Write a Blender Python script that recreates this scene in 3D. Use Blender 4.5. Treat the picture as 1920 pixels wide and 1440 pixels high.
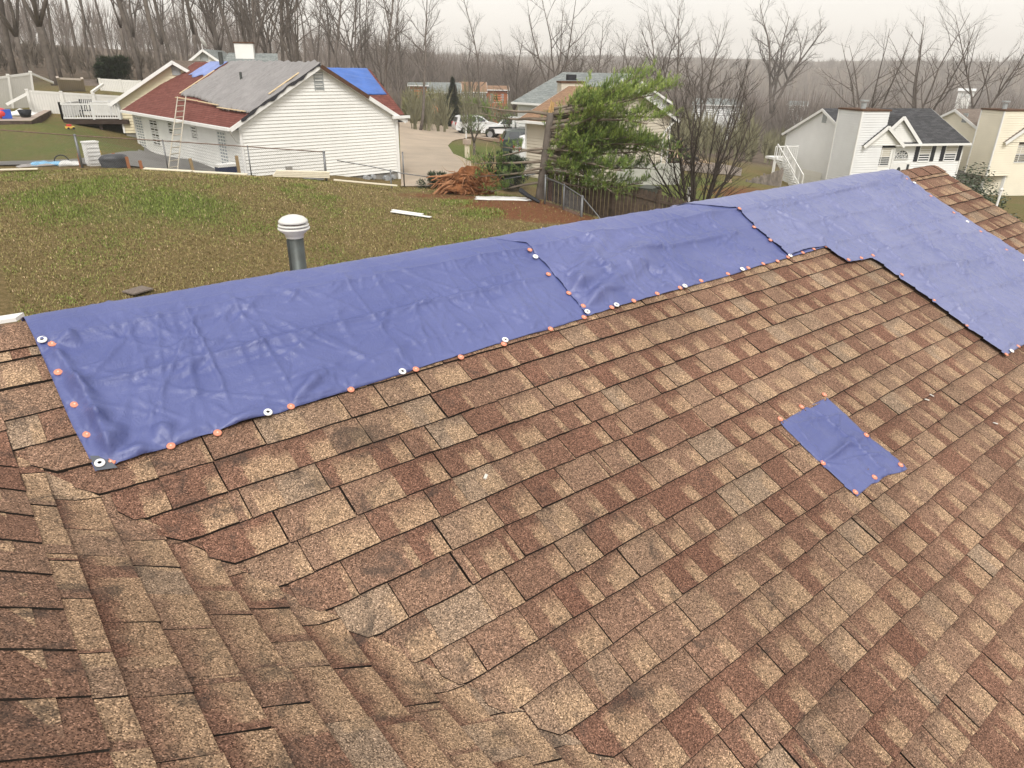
import bpy, bmesh, math, random
import numpy as np
from mathutils import Vector, Matrix
from mathutils.geometry import delaunay_2d_cdt
R = math.radians
random.seed(11)
for o in list(bpy.data.objects): bpy.data.objects.remove(o)
scene = bpy.context.scene
col = scene.collection
# ---------------------------------------------------------------- camera
FPX = 1298.8; PITCH, ROLL, AZ = R(24.71), R(.78), R(50.44)
TH = R(25.45); PH = R(32.7); K = 2.2            # roof pitches; camera's distance from the main slope
def pdir(u, v):                                  # direction seen at photo pixel (u, v); X = ridge direction, Z = up
    x3, y3, z2 = (u-960)/FPX, (v-720)/FPX, 1.0
    x = x3*math.cos(ROLL)+y3*math.sin(ROLL); y2 = -x3*math.sin(ROLL)+y3*math.cos(ROLL)
    y = y2*math.cos(PITCH)+z2*math.sin(PITCH); z = -y2*math.sin(PITCH)+z2*math.cos(PITCH)
    return Vector((x*math.sin(AZ)+z*math.cos(AZ), -x*math.cos(AZ)+z*math.sin(AZ), -y))
cam_d = bpy.data.cameras.new("camera"); cam = bpy.data.objects.new("camera", cam_d); col.objects.link(cam)
cam_d.sensor_width = 36; cam_d.lens = FPX/1920*36; cam_d.clip_start = .05; cam_d.clip_end = 6000
fw = pdir(960, 720).normalized(); rt = (pdir(961, 720)-pdir(960, 720)).normalized(); up = rt.cross(fw)
cam.matrix_world = Matrix((( rt.x, up.x, -fw.x, 0), (rt.y, up.y, -fw.y, 0), (rt.z, up.z, -fw.z, 0), (0, 0, 0, 1)))
scene.camera = cam
# ---------------------------------------------------------------- sky, sun, exposure
W = bpy.data.worlds.new("World"); scene.world = W; W.use_nodes = True
SUN_EL, SUN_AZ = R(50), R(236)                   # azimuth of the sun, counter-clockwise from +X
wn = W.node_tree.nodes; wl = W.node_tree.links; wn.clear()
sky = wn.new('ShaderNodeTexSky'); sky.sky_type = 'NISHITA'; sky.sun_disc = False
sky.sun_elevation = SUN_EL; sky.sun_rotation = math.pi/2-SUN_AZ; sky.dust_density = 4; sky.air_density = 1
hsv = wn.new('ShaderNodeHueSaturation'); hsv.inputs['Saturation'].default_value = .25
b1 = wn.new('ShaderNodeBackground'); b1.inputs[1].default_value = .05
b2 = wn.new('ShaderNodeBackground'); b2.inputs[0].default_value = (.82, .775, .705, 1); b2.inputs[1].default_value = .86
ad = wn.new('ShaderNodeAddShader'); wo = wn.new('ShaderNodeOutputWorld')
wl.new(sky.outputs[0], hsv.inputs['Color']); wl.new(hsv.outputs[0], b1.inputs[0])
wtc = wn.new('ShaderNodeTexCoord'); wmp = wn.new('ShaderNodeMapping'); wmp.inputs['Scale'].default_value = (1.2, 1.2, 5); wno = wn.new('ShaderNodeTexNoise'); wno.inputs['Scale'].default_value = 1.6; wno.inputs['Detail'].default_value = 5
wrp = wn.new('ShaderNodeValToRGB'); wrp.color_ramp.elements[0].position = .3; wrp.color_ramp.elements[0].color = (.755, .72, .665, 1); wrp.color_ramp.elements[1].position = .7; wrp.color_ramp.elements[1].color = (.86, .81, .735, 1)
wl.new(wtc.outputs['Generated'], wmp.inputs[0]); wl.new(wmp.outputs[0], wno.inputs['Vector']); wl.new(wno.outputs[0], wrp.inputs[0]); wl.new(wrp.outputs[0], b2.inputs[0])
wl.new(b1.outputs[0], ad.inputs[0]); wl.new(b2.outputs[0], ad.inputs[1]); wl.new(ad.outputs[0], wo.inputs[0])
sd = bpy.data.lights.new("sun", 'SUN'); sd.energy = 1.9; sd.angle = R(20); sd.color = (1, .96, .9)
sun = bpy.data.objects.new("sun", sd); col.objects.link(sun)
sv = Vector((math.cos(SUN_AZ)*math.cos(SUN_EL), math.sin(SUN_AZ)*math.cos(SUN_EL), math.sin(SUN_EL)))
sun.rotation_euler = sv.to_track_quat('Z', 'Y').to_euler()
scene.view_settings.view_transform = 'Standard'; scene.view_settings.look = 'None'
scene.view_settings.gamma = 1; scene.view_settings.exposure = .36
scene.cycles.max_bounces = 5; scene.cycles.volume_bounces = 1; scene.cycles.transparent_max_bounces = 8
# ---------------------------------------------------------------- materials
def N(nt, t, **kw):
    n = nt.nodes.new(t)
    for k, v in kw.items():
        if k.startswith('i_'):
            k = k[2:]; n.inputs[int(k) if k.isdigit() else k.replace('_', ' ')].default_value = v
        else: setattr(n, k, v)
    return n
def newmat(name, rough=.8, spec=.3):
    m = bpy.data.materials.new(name); m.use_nodes = True
    b = m.node_tree.nodes['Principled BSDF']; b.inputs['Roughness'].default_value = rough
    b.inputs['Specular IOR Level'].default_value = spec
    return m, m.node_tree, b
def ramp(nt, pts, interp='LINEAR'):
    r = nt.nodes.new('ShaderNodeValToRGB'); r.color_ramp.interpolation = interp
    e = r.color_ramp.elements
    while len(e) < len(pts): e.new(.5)
    for el, (p, c) in zip(e, pts): el.position = p; el.color = (c if len(c) == 4 else (*c, 1))
    return r
def c4(c): return (*c, 1)
def mapr(nt, src, a, b, c=0, d=1, smooth=True):
    m = N(nt, 'ShaderNodeMapRange', interpolation_type='SMOOTHSTEP' if smooth else 'LINEAR')
    m.inputs[1].default_value = a; m.inputs[2].default_value = b; m.inputs[3].default_value = c; m.inputs[4].default_value = d
    nt.links.new(src, m.inputs[0]); return m.outputs[0]
def mth(nt, op, a, b=None, clamp=False):
    m = N(nt, 'ShaderNodeMath', operation=op, use_clamp=clamp)
    for i, x in enumerate((a, b)):
        if x is None: continue
        if isinstance(x, (int, float)): m.inputs[i].default_value = x
        else: nt.links.new(x, m.inputs[i])
    return m.outputs[0]
def mixc(nt, fac, a, b, mode='MIX'):
    m = N(nt, 'ShaderNodeMix', data_type='RGBA', blend_type=mode)
    for s, x in ((m.inputs[0], fac), (m.inputs[6], a), (m.inputs[7], b)):
        if isinstance(x, (int, float)): s.default_value = x
        elif isinstance(x, tuple): s.default_value = c4(x) if len(x) == 3 else x
        else: nt.links.new(x, s)
    return m.outputs[2]
def bump(nt, bs, h, strength=.5, dist=.01):
    b = N(nt, 'ShaderNodeBump'); b.inputs['Strength'].default_value = strength; b.inputs['Distance'].default_value = dist
    nt.links.new(h, b.inputs['Height']); nt.links.new(b.outputs[0], bs.inputs['Normal'])
def noise(nt, scale, detail=4, rough=.55, vec=None, dist=0):
    n = N(nt, 'ShaderNodeTexNoise'); n.inputs['Scale'].default_value = scale; n.inputs['Detail'].default_value = detail
    n.inputs['Roughness'].default_value = rough; n.inputs['Distortion'].default_value = dist
    if vec is None:
        vec = N(nt, 'ShaderNodeTexCoord').outputs['Object']
    nt.links.new(vec, n.inputs['Vector']); return n
_flat = {}
def flat(name, c, rough=.7, spec=.3, var=.18, scale=3, metal=0, c2=None, bmp=0):
    """plain surface with uneven colour (weathering)"""
    if name in _flat: return _flat[name]
    m, nt, b = newmat(name, rough, spec); b.inputs['Metallic'].default_value = metal
    n = noise(nt, scale, 6, .65)
    lo = tuple(x*(1-var) for x in c) if c2 is None else c2
    hi = tuple(min(1, x*(1+var*.6)) for x in c)
    r = ramp(nt, [(.3, lo), (.62, hi)]); nt.links.new(n.outputs[0], r.inputs[0]); nt.links.new(r.outputs[0], b.inputs['Base Color'])
    if bmp: bump(nt, b, noise(nt, scale*12, 3).outputs[0], bmp, .02)
    _flat[name] = m; return m
# ---------------------------------------------------------------- objects
def tag(o, label=None, cat=None, group=None, kind=None):
    if label: o['label'] = label
    if cat: o['category'] = cat
    if group: o['group'] = group
    if kind: o['kind'] = kind
    return o
def thing(name, label, cat, loc=(0, 0, 0), rz=0, group=None):
    o = bpy.data.objects.new(name, None); col.objects.link(o); o.location = loc; o.rotation_euler = (0, 0, rz)
    o.empty_display_size = .2
    return tag(o, label, cat, group)
class MB:
    """collects shapes and links them as ONE mesh object"""
    def __init__(s): s.v = []; s.f = []; s.uv = []; s.mi = []; s.c = []
    def face(s, pts, mi=0, uv=None, c=None):
        i = len(s.v); s.v += [tuple(p) for p in pts]; s.f.append(tuple(range(i, i+len(pts))))
        s.mi.append(mi); s.uv.append(uv or [(0, 0)]*len(pts)); s.c.append(c or (.5, .5, .5, 1)); return s
    def box(s, c, sx, sy, sz, rz=0, mi=0, M=None):
        if M is None: M = Matrix.Translation(Vector(c)) @ Matrix.Rotation(rz, 4, 'Z')
        p = [M @ Vector((x*sx/2, y*sy/2, z*sz/2)) for x in (-1, 1) for y in (-1, 1) for z in (-1, 1)]
        for q in ((0, 1, 3, 2), (4, 6, 7, 5), (0, 4, 5, 1), (2, 3, 7, 6), (0, 2, 6, 4), (1, 5, 7, 3)): s.face([p[k] for k in q], mi)
        return s
    def bar(s, a, b, w, h=None, mi=0, upv=(0, 0, 1)):
        a = Vector(a); b = Vector(b); d = b-a; L = d.length
        if L < 1e-6: return s
        d.normalize(); u = Vector(upv); x = d.cross(u)
        if x.length < 1e-3: x = d.cross(Vector((1, 0, 0)))
        x.normalize(); z = x.cross(d); h = h or w
        M = Matrix((( d.x, x.x, z.x, 0), (d.y, x.y, z.y, 0), (d.z, x.z, z.z, 0), (0, 0, 0, 1))); M.translation = (a+b)/2
        return s.box(None, L, w, h, M=M, mi=mi)
    def tube(s, pts, rad, n=8, mi=0, cap=True):
        pts = [Vector(p) for p in pts]; rad = rad if hasattr(rad, '__len__') else [rad]*len(pts)
        i0 = len(s.v); prev = None
        for k, p in enumerate(pts):
            d = (pts[min(k+1, len(pts)-1)]-pts[max(k-1, 0)])
            d = d.normalized() if d.length > 1e-9 else Vector((0, 0, 1))
            x = (prev - d*prev.dot(d)) if prev is not None else d.cross(Vector((0, 0, 1) if abs(d.z) < .9 else (1, 0, 0)))
            if x.length < 1e-6: x = d.orthogonal()
            x.normalize(); prev = x; y = d.cross(x)
            for j in range(n):
                a = 2*math.pi*j/n; s.v.append(tuple(p+(x*math.cos(a)+y*math.sin(a))*rad[k]))
        def add(f): s.f.append(f); s.mi.append(mi); s.uv.append([(0, 0)]*len(f)); s.c.append((.5, .5, .5, 1))
        for k in range(len(pts)-1):
            for j in range(n):
                a = i0+k*n+j; b = i0+k*n+(j+1) % n; add((a, b, b+n, a+n))
        if cap and n > 3: add(tuple(i0+j for j in range(n))[::-1]); add(tuple(i0+(len(pts)-1)*n+j for j in range(n)))
        return s
    def lathe(s, c, prof, n=20, mi=0, M=None):
        i0 = len(s.v); c = Vector(c)
        for r, z in prof:
            for j in range(n):
                a = 2*math.pi*j/n; p = Vector((r*math.cos(a), r*math.sin(a), z)); s.v.append(tuple((M @ p if M else p)+c))
        for k in range(len(prof)-1):
            for j in range(n):
                a = i0+k*n+j; b = i0+k*n+(j+1) % n
                s.f.append((a, b, b+n, a+n)); s.mi.append(mi); s.uv.append([(0, 0)]*4); s.c.append((.5, .5, .5, 1))
        return s
    def build(s, name, mats, parent=None, smooth=False, loc=None):
        me = bpy.data.meshes.new(name); me.from_pydata(s.v, [], s.f)
        mats = mats if isinstance(mats, (list, tuple)) else [mats]
        for m in mats: me.materials.append(m)
        me.polygons.foreach_set('material_index', s.mi)
        if any(u != (0, 0) for q in s.uv[:1] for u in q) or getattr(s, 'use_uv', False):
            l = me.uv_layers.new(name='UVMap'); l.data.foreach_set('uv', [x for q in s.uv for p in q for x in p])
        if getattr(s, 'use_c', False):
            a = me.color_attributes.new('tab', 'FLOAT_COLOR', 'CORNER')
            a.data.foreach_set('color', [x for q, c in zip(s.f, s.c) for _ in q for x in c])
        if smooth: me.polygons.foreach_set('use_smooth', [True]*len(me.polygons))
        me.update(); o = bpy.data.objects.new(name, me); col.objects.link(o)
        if parent: o.parent = parent
        if loc: o.location = loc
        return o
def copy_tree(o, parent=None):
    c = o.copy(); col.objects.link(c); c.parent = parent
    for ch in o.children: copy_tree(ch, c)
    return c
rnd = random.random
def U(a, b): return a+(b-a)*random.random()
# ---------------------------------------------------------------- numpy value noise
_rs = np.random.RandomState(5); _tab = _rs.rand(256, 256)
def vnoise(x, y, seed=0):
    x = np.asarray(x, float)+seed*17.31; y = np.asarray(y, float)+seed*9.77
    xi = np.floor(x).astype(int); yi = np.floor(y).astype(int); fx = x-xi; fy = y-yi
    fx = fx*fx*(3-2*fx); fy = fy*fy*(3-2*fy); g = lambda i, j: _tab[i & 255, j & 255]
    return ((g(xi, yi)*(1-fx)+g(xi+1, yi)*fx)*(1-fy)+(g(xi, yi+1)*(1-fx)+g(xi+1, yi+1)*fx)*fy)*2-1
def fbm(x, y, o=4, seed=0):
    s = 0; a = 1; t = 0
    for i in range(o): s = s+a*vnoise(x*2**i, y*2**i, seed+i); t += a; a *= .5
    return s/t
# ---------------------------------------------------------------- terrain
def PZ(u, v, z): w = pdir(u, v); return w*(z/w.z)
def PDs(u, v, d): w = pdir(u, v); return w*(d/math.hypot(w.x, w.y))
GZ = [(0, 590, -4.9), (550, 512, -4.95), (1080, 415, -4.75), (300, 322, -3.75), (0, 312, -3.65), (150, 318, -3.7), (470, 334, -3.85), (640, 352, -4.3), (742, 350, -4.75), (770, 364, -4.6),
      (880, 366, -4.7), (1015, 374, -4.8), (1260, 418, -6.2), (790, 340, -5.0), (760, 228, -6.6), (890, 246, -6.9), (860, 300, -5.5), (960, 266, -6.5), (1150, 414, -6.0), (1035, 388, -5.4),
      (1235, 332, -5.7), (1480, 352, -6.9), (1330, 345, -5.9), (1497, 352, -7.8), (1870, 388, -6.0), (1410, 372, -6.0)]
GD = [(40, 288, 38), (200, 270, 38), (100, 240, 42), (185, 262, 44), (238, 284, 43), (60, 214, 51), (200, 214, 53), (140, 173, 60), (40, 173, 62), (200, 166, 64), (250, 305, 34.5)]
pts = []
for u, v, z in GZ: p = PZ(u, v, z); pts.append((p.x, p.y, p.z))
for u, v, d in GD: p = PDs(u, v, d); pts.append((p.x, p.y, p.z))
def polar(u, d, z):
    w = pdir(u, 120); a = math.atan2(w.y, w.x); pts.append((d*math.cos(a), d*math.sin(a), z))
polar(380, 33.5, -4.55); polar(450, 34, -4.6); polar(600, 35, -4.8); polar(740, 34, -5.2); polar(300, 42, -4.7); polar(700, 46, -5.4)
polar(1806, 56, -8); polar(1640, 54, -7.9); polar(1900, 60, -8); polar(1700, 30, -5.6); polar(1900, 30, -5.5); polar(1450, 62, -7.4)
for u, zz in ((-300, (-1, 0, 2, 4, 8)), (0, (-1, 0, 2, 4, 8)), (400, (-2, -1, 0, 2, 6)), (800, (-7, -8, -8, -8, 9)), (1200, (-8, -12, -16, -18, 9)), (1600, (-10, -15, -20, -22, 10)), (1900, (-10, -15, -20, -22, 8)), (2300, (-9, -15, -20, -22, 6))):
    for d, z in zip((85, 140, 240, 420, 1100), zz): polar(u, d, z)
for a in range(0, 360, 30):
    for r_, z_ in ((3, -5.2), (11, -5.2), (300, -6), (1500, 5)):
        w = Vector((math.cos(R(a)), math.sin(R(a)), 0))
        if r_ > 100 and w.dot(Vector((math.cos(AZ), math.sin(AZ), 0))) > -.2: continue
        pts.append((w.x*r_, w.y*r_, z_))
for a in range(150, 330, 30): pts.append((30*math.cos(R(a)), 30*math.sin(R(a)), -5.4))
pts = np.array(pts)
def feat(x, y):
    r = np.sqrt(x*x+y*y)+4; return np.stack([x/r*3.2, y/r*3.2, np.log(r)*2.4], -1)
_Fp = feat(pts[:, 0], pts[:, 1])
def kern(A, B): return np.sqrt(((A[:, None]-B[None])**2).sum(-1)+.01)
_n = len(pts); _A = np.zeros((_n+4, _n+4)); _A[:_n, :_n] = kern(_Fp, _Fp)+np.eye(_n)*.004; _A[:_n, _n] = 1; _A[_n, :_n] = 1
_A[:_n, _n+1:] = _Fp; _A[_n+1:, :_n] = _Fp.T
_w = np.linalg.lstsq(_A, np.concatenate([pts[:, 2], np.zeros(4)]), rcond=None)[0]
def Tn(x, y):
    x = np.asarray(x, float).ravel(); y = np.asarray(y, float).ravel(); out = []
    for i in range(0, len(x), 20000):
        F = feat(x[i:i+20000], y[i:i+20000]); out.append(kern(F, _Fp) @ _w[:_n]+_w[_n]+F @ _w[_n+1:])
    z = np.concatenate(out); r = np.sqrt(x*x+y*y)
    return z + .05*fbm(x*.5, y*.5, 3, 3)*np.clip(r/25, .3, 1) + np.clip((r-150)/400, 0, 1)*fbm(x*.006, y*.006, 3, 8)*10
def T(x, y): return float(Tn([x], [y])[0])
def onT(u, v, dmin=8, dmax=700):
    """where the line of sight of photo pixel (u, v) first meets the ground"""
    w = pdir(u, v); w = w/math.hypot(w.x, w.y); d = np.exp(np.linspace(math.log(dmin), math.log(dmax), 900))
    g = Tn(w.x*d, w.y*d)-w.z*d; k = np.argmax(g > 0)
    if g[k] <= 0: k = len(d)-1
    return Vector((w.x*d[k], w.y*d[k], T(w.x*d[k], w.y*d[k])))
def az_pt(u, d, v=120):
    w = pdir(u, v); h = math.hypot(w.x, w.y); x, y = w.x/h*d, w.y/h*d; return Vector((x, y, T(x, y)))
def z_at(u, v, d): w = pdir(u, v); return w.z/math.hypot(w.x, w.y)*d
# ================================================================ OUR HOUSE: shingled roof under blue tarps
cT, sT, cP, sP = math.cos(TH), math.sin(TH), math.cos(PH), math.sin(PH)
D2 = .476*K; SR = 1.113*K; EX = .06444*K; XR = 3.868*K; UR = .155*K      # ridge, exposure, right rake, cross ridge
XC = -D2*sP+UR*cP
def smax(a, b, k=.022): return .5*(a+b+math.sqrt((a-b)**2+k*k))
def z1(x, y): return y*sT/cT-K/cT
def z2(x, y): return -x*sP/cP-D2/cP
YV = (K/cT-D2/cP)
def M1(x, s, h=0.):                              # main slope: x along the ridge, s up the slope
    y = s*cT+K*sT; zz = s*sT-K*cT
    if x < 2.2 and s < SR-.05:
        zb = z2(x, y)
        if x < XC: zb = z2(2*XC-x, y)
        zz = smax(zz, zb)
    return Vector((x, y-h*sT, zz+h*cT))
def M2(u, y, h=0., mir=False):                   # slope of the cross gable: u down the slope, y along its ridge
    x = -D2*sP+u*cP; zz = -D2*cP-u*sP
    zz = smax(zz, z1(x, y)) if x < 2.2 else zz
    if mir: x = 2*XC-x
    return Vector((x+(-h if mir else h)*sP, y, zz+h*cP))
def xtip(s): return (.788*K-s)/1.503             # where the valley runs, in slope coordinates
def onroof(u, v):
    w = pdir(u, v); t = -K/(-w.y*sT+w.z*cT); P = w*t; return P.x, P.y*cT+P.z*sT
def gran_mat():
    m, nt, b = newmat('granule_shingle', .93, .12); L = nt.links
    at = N(nt, 'ShaderNodeAttribute', attribute_name='tab'); sp = N(nt, 'ShaderNodeSeparateColor'); L.new(at.outputs['Color'], sp.inputs[0])
    uv = N(nt, 'ShaderNodeUVMap'); su = N(nt, 'ShaderNodeSeparateXYZ'); L.new(uv.outputs[0], su.inputs[0]); u_, v_ = su.outputs[0], su.outputs[1]
    tc = N(nt, 'ShaderNodeTexCoord').outputs['Object']
    big = noise(nt, 9, 4, .6, tc).outputs[0]; mid = noise(nt, 40, 3, .6, tc).outputs[0]
    base = ramp(nt, [(0, (.155, .084, .061)), (.3, (.17, .098, .071)), (.5, (.195, .122, .088)), (.7, (.225, .153, .109)), (.85, (.245, .177, .128)), (1, (.25, .19, .143))])
    L.new(sp.outputs[0], base.inputs[0])
    spl = mth(nt, 'ADD', mth(nt, 'MULTIPLY', sp.outputs[1], .75), .22)
    ue = mth(nt, 'SUBTRACT', mth(nt, 'ADD', u_, mth(nt, 'MULTIPLY', mth(nt, 'SUBTRACT', mid, .5), .22)), spl)
    ve = mth(nt, 'ADD', v_, mth(nt, 'MULTIPLY', mth(nt, 'SUBTRACT', big, .5), .9))
    tanm = mth(nt, 'MULTIPLY', mapr(nt, ue, -.04, .05), mapr(nt, ve, .3, .85, 1, 0))
    tanm = mth(nt, 'MULTIPLY', tanm, .75)
    c1 = mixc(nt, tanm, base.outputs[0], (.325, .228, .15))
    drk = mth(nt, 'MULTIPLY', mapr(nt, mth(nt, 'ADD', ve, mth(nt, 'MULTIPLY', sp.outputs[2], .35)), .85, 1.2), .38)
    c2 = mixc(nt, drk, c1, (.085, .048, .036))
    # single granules
    vo = N(nt, 'ShaderNodeTexVoronoi', feature='F1'); vo.inputs['Scale'].default_value = 300; L.new(tc, vo.inputs['Vector'])
    vs = N(nt, 'ShaderNodeSeparateColor'); L.new(vo.outputs['Color'], vs.inputs[0])
    gr = ramp(nt, [(0, (.26, .25, .25)), (.2, (.52, .50, .48)), (.45, (.97, .97, .97)), (.76, (1.2, 1.18, 1.13)), (.92, (1.75, 1.7, 1.6)), (1, (2.6, 2.6, 2.6))]); L.new(vs.outputs[0], gr.inputs[0])
    c3 = mixc(nt, 1, c2, gr.outputs[0], 'MULTIPLY')
    med = ramp(nt, [(.3, (.86, .86, .86)), (.7, (1.12, 1.11, 1.09))]); L.new(noise(nt, 75, 3, .7, tc).outputs[0], med.inputs[0])
    c3 = mixc(nt, 1, c3, med.outputs[0], 'MULTIPLY')
    # black weathering, heavier towards the valley end
    px = N(nt, 'ShaderNodeSeparateXYZ'); L.new(tc, px.inputs[0])
    far = mapr(nt, px.outputs[0], .2, 4.2, .30, .0)
    st = mapr(nt, mth(nt, 'ADD', noise(nt, 7, 7, .72, tc, .6).outputs[0], mth(nt, 'MULTIPLY', far, .33)), .60, .76)
    c4_ = mixc(nt, mth(nt, 'MULTIPLY', st, .62), c3, (.045, .038, .034))
    blo = mapr(nt, noise(nt, 1.3, 3, .5, tc).outputs[0], .3, .75, .86, 1.13)
    bc = N(nt, 'ShaderNodeCombineColor'); [L.new(blo, bc.inputs[i]) for i in range(3)]
    c5 = mixc(nt, 1, c4_, bc.outputs[0], 'MULTIPLY')
    L.new(c5, b.inputs['Base Color'])
    bump(nt, b, mth(nt, 'ADD', vs.outputs[1], mth(nt, 'MULTIPLY', mid, 2.5)), .55, .002)
    return m
def butt_mat():
    m, nt, b = newmat('shingle_edge', .9, .2)
    r = ramp(nt, [(.3, (.010, .008, .007)), (.62, (.022, .018, .015)), (.72, (.12, .11, .10)), (.8, (.38, .36, .33))])
    nt.links.new(noise(nt, 26, 6, .8).outputs[0], r.inputs[0]); nt.links.new(r.outputs[0], b.inputs['Base Color']); return m
MG = gran_mat(); ME = butt_mat(); MUND = flat('underlayment', (.022, .018, .016), .9, .1)
house = thing('shingled_house', 'brown shingled house in the foreground, its roof ridge covered by blue tarps', 'house', (0, 0, 0))
def cell(mb, fn, a0, a1, b0, b1, hb, ht, na, nb, rc, flipv=False, jit=.0025, crn=0, rag=.0016):
    """one shingle tab; a = along the course, b from butt (b0) up to the top (b1); fn(a, b, h)"""
    J = [U(-jit, jit) for _ in range(4)]; g = []
    for j in range(nb+1):
        row = []
        for i in range(na+1):
            fa, fb = i/na, j/nb
            a = a0+(a1-a0)*fa; b = b0+(b1-b0)*fb
            b += ((J[0]*(1-fa)+J[1]*fa)+U(-rag, rag)+crn*max(0, 1-fa*3)**2*abs(b1-b0)*(1 if b1 > b0 else -1))*(1-fb)
            a += (J[2] if i == 0 else J[3] if i == na else 0) + (U(-rag, rag) if i in (0, na) and 0 < j < nb else 0)
            h = hb*(1-fb)+ht*fb
            row.append(((a, b, h), (fa, fb)))
        g.append(row)
    P = [[fn(*q[0]) for q in r] for r in g]
    dn_ = .0045 if b1 > b0 else -.0045
    Bt = [fn(q[0][0], q[0][1]-dn_, -.002) for q in g[0]]
    for j in range(nb):
        for i in range(na):
            q = [(j, i), (j, i+1), (j+1, i+1), (j+1, i)]
            mb.face([P[y][x] for y, x in q], 0, [g[y][x][1] for y, x in q], rc)
    for i in range(na): mb.face([Bt[i], Bt[i+1], P[0][i+1], P[0][i]], 1)
    for i in (0, na):
        for j in range(nb):
            d0 = fn(g[j][i][0][0], g[j][i][0][1], -.004); d1 = fn(g[j+1][i][0][0], g[j+1][i][0][1], -.004)
            mb.face([P[j][i], P[j+1][i], d1, d0], 1)
def tabs(mb, fn, a0f, a1, b0, b1, hgap=.0022, valley=False, gl=None):
    a = a0f; first = True
    while a < a1:
        w = random.choice((.13, .15, .16, .18, .19, .2, .22, .25)) + U(-.01, .01)
        if rnd() < .07: w = U(.03, .06)
        e = min(a+w, a1)
        if a1-e < .04: e = a1
        rc = (random.choice((0, .08, .15, .22, .28, .35, .4, .45, .48, .52, .56, .6, .66, .74, .9))+U(-.03, .03), rnd() if gl is None or rnd() < .3 else U(-.45, .1), rnd(), 1)
        t = U(.011, .0145) if rnd() < .6 else U(.0085, .0105)
        gp = hgap*U(.5, 1.5) if rnd() < .85 else hgap*2.6
        na = 2 if not (valley and e < a0f+.5) else 4
        cell(mb, fn, a, e-gp, b0, b1, t, .003, na, 2, rc, crn=.35 if (valley and first) else 0)
        a = e; first = False
mb = MB(); mb.use_uv = mb.use_c = True
nlo = 34
for k in range(-6, nlo):
    s0 = .7055*K-EX*k; s1 = s0+EX*1.10
    if s0 > SR-.02: continue
    s1 = min(s1, SR)
    if s0 > .885*K: x0 = -2.6+U(0, .2)
    else: x0 = xtip(s0)-U(.0, .025)
    vl = s0 <= .885*K
    random.seed(1000+k)
    wob = [U(-.004, .004) for _ in range(4)]
    fn = (lambda a, b, h, w=wob: M1(a, b+.004*math.sin(a*2.1+w[0]*900)+w[1], h))
    tabs(mb, fn, x0, XR, s0, s1, valley=vl)
    if s0 > .8*K and s0 <= .885*K: tabs(mb, fn, -2.6, -.4, s0, s1)
mb.build('roof', [MG, ME], house)
# cross gable slope
mb = MB(); mb.use_uv = mb.use_c = True
random.seed(77)
U0 = .331*K; EX2 = .0665*K
def yv(u):                                       # valley position for a given u
    x = -D2*sP+u*cP; zz = -D2*cP-u*sP; return (zz+K/cT)*cT/sT
for k in range(-2, 26):
    ub = U0+EX2*k; ut = ub-EX2*1.08              # butt is the low edge
    if ub < UR+.03: continue
    ut = max(ut, UR)
    fn = (lambda a, b, h: M2(b, min(a, yv(b)+.06), h))
    tabs(mb, fn, -2.4+U(0, .2), yv(ut)+.06, ub, ut, gl=1)
mb.build('cross_gable_roof', [MG, ME], house)
# valley lining under both fields
mb = MB(); mb.use_uv = mb.use_c = True
for k in range(60):
    for j in range(10):
        q = []
        for kk, jj in ((k, j), (k, j+1), (k+1, j+1), (k+1, j)):
            s_ = -1.9*K*0-.75*K+(.885+.75)*K*kk/60; x_ = xtip(s_)-.35+.6*jj/10; q.append(M1(x_, s_, .0015))
        mb.face(q, 0, [(.2, .4)]*4, (.3+.4*((k//2) % 3)/3, 1, .2, 1))
mb.build('valley_lining', [MG, ME], house)
# ridge caps
def capstrip(mb, fnL, fnR, a0, a1, ex, hw, rev=False):
    a = a0
    while a < a1:
        e = min(a+ex*1.04, a1); rc = (random.choice((.15, .25, .35, .45, .55)), 1.0, rnd()*.5, 1)
        for fn, sg in ((fnL, 1), (fnR, -1)):
            g = []; n = 4
            for j in range(3):
                for i in range(n+1):
                    w = hw*i/n; aa = a+(e-a)*j/2+(U(-.003, .003) if j == 0 else 0); g.append((fn(aa, w+(U(-.002, .002) if i == n else 0), .015-.008*j/2)))
            lo = [fn(a, hw*i/n, .004) for i in range(n+1)]
            for j in range(2):
                for i in range(n):
                    q = (j*(n+1)+i, j*(n+1)+i+1, (j+1)*(n+1)+i+1, (j+1)*(n+1)+i)
                    mb.face([g[x] for x in q], 0, [(.1, .3+.4*(x//(n+1))/2) for x in q], rc)
            for i in range(n): mb.face([lo[i], lo[i+1], g[i+1], g[i]], 1)
            mb.face([g[n], fn(a, hw, .004), fn(e, hw, .004), g[2*(n+1)+n]], 1)
        a += ex
random.seed(5)
def MR(x, t, h=0.):                              # t: distance down from the ridge, + front, - back
    tt = math.sqrt(t*t+.03**2)-.03*.55
    sg = 1 if t >= 0 else -1; f = min(1, abs(t)/.04)
    y = SR*cT+K*sT-t*cT; z = SR*sT-K*cT-tt*sT
    return Vector((x, y-sg*h*sT*f, z+h*(cT*f+(1-f))))
mb = MB(); mb.use_uv = mb.use_c = True
capstrip(mb, lambda a, w, h: MR(a, w, h*.7+.006), lambda a, w, h: MR(a, -w, h*.7+.006), -2.6, XR+.01, .29, .15)
mb.build('ridge_cap', [MG, ME], house)
mb = MB(); mb.use_uv = mb.use_c = True
capstrip(mb, lambda a, w, h: M2(UR+w, a, h*.75+.004), lambda a, w, h: M2(UR+w, a, h*.75+.004, True), -2.4, yv(UR)+.05, .0745*K, .142*K)
mb.build('ridge_cap', [MG, ME], house)
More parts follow.
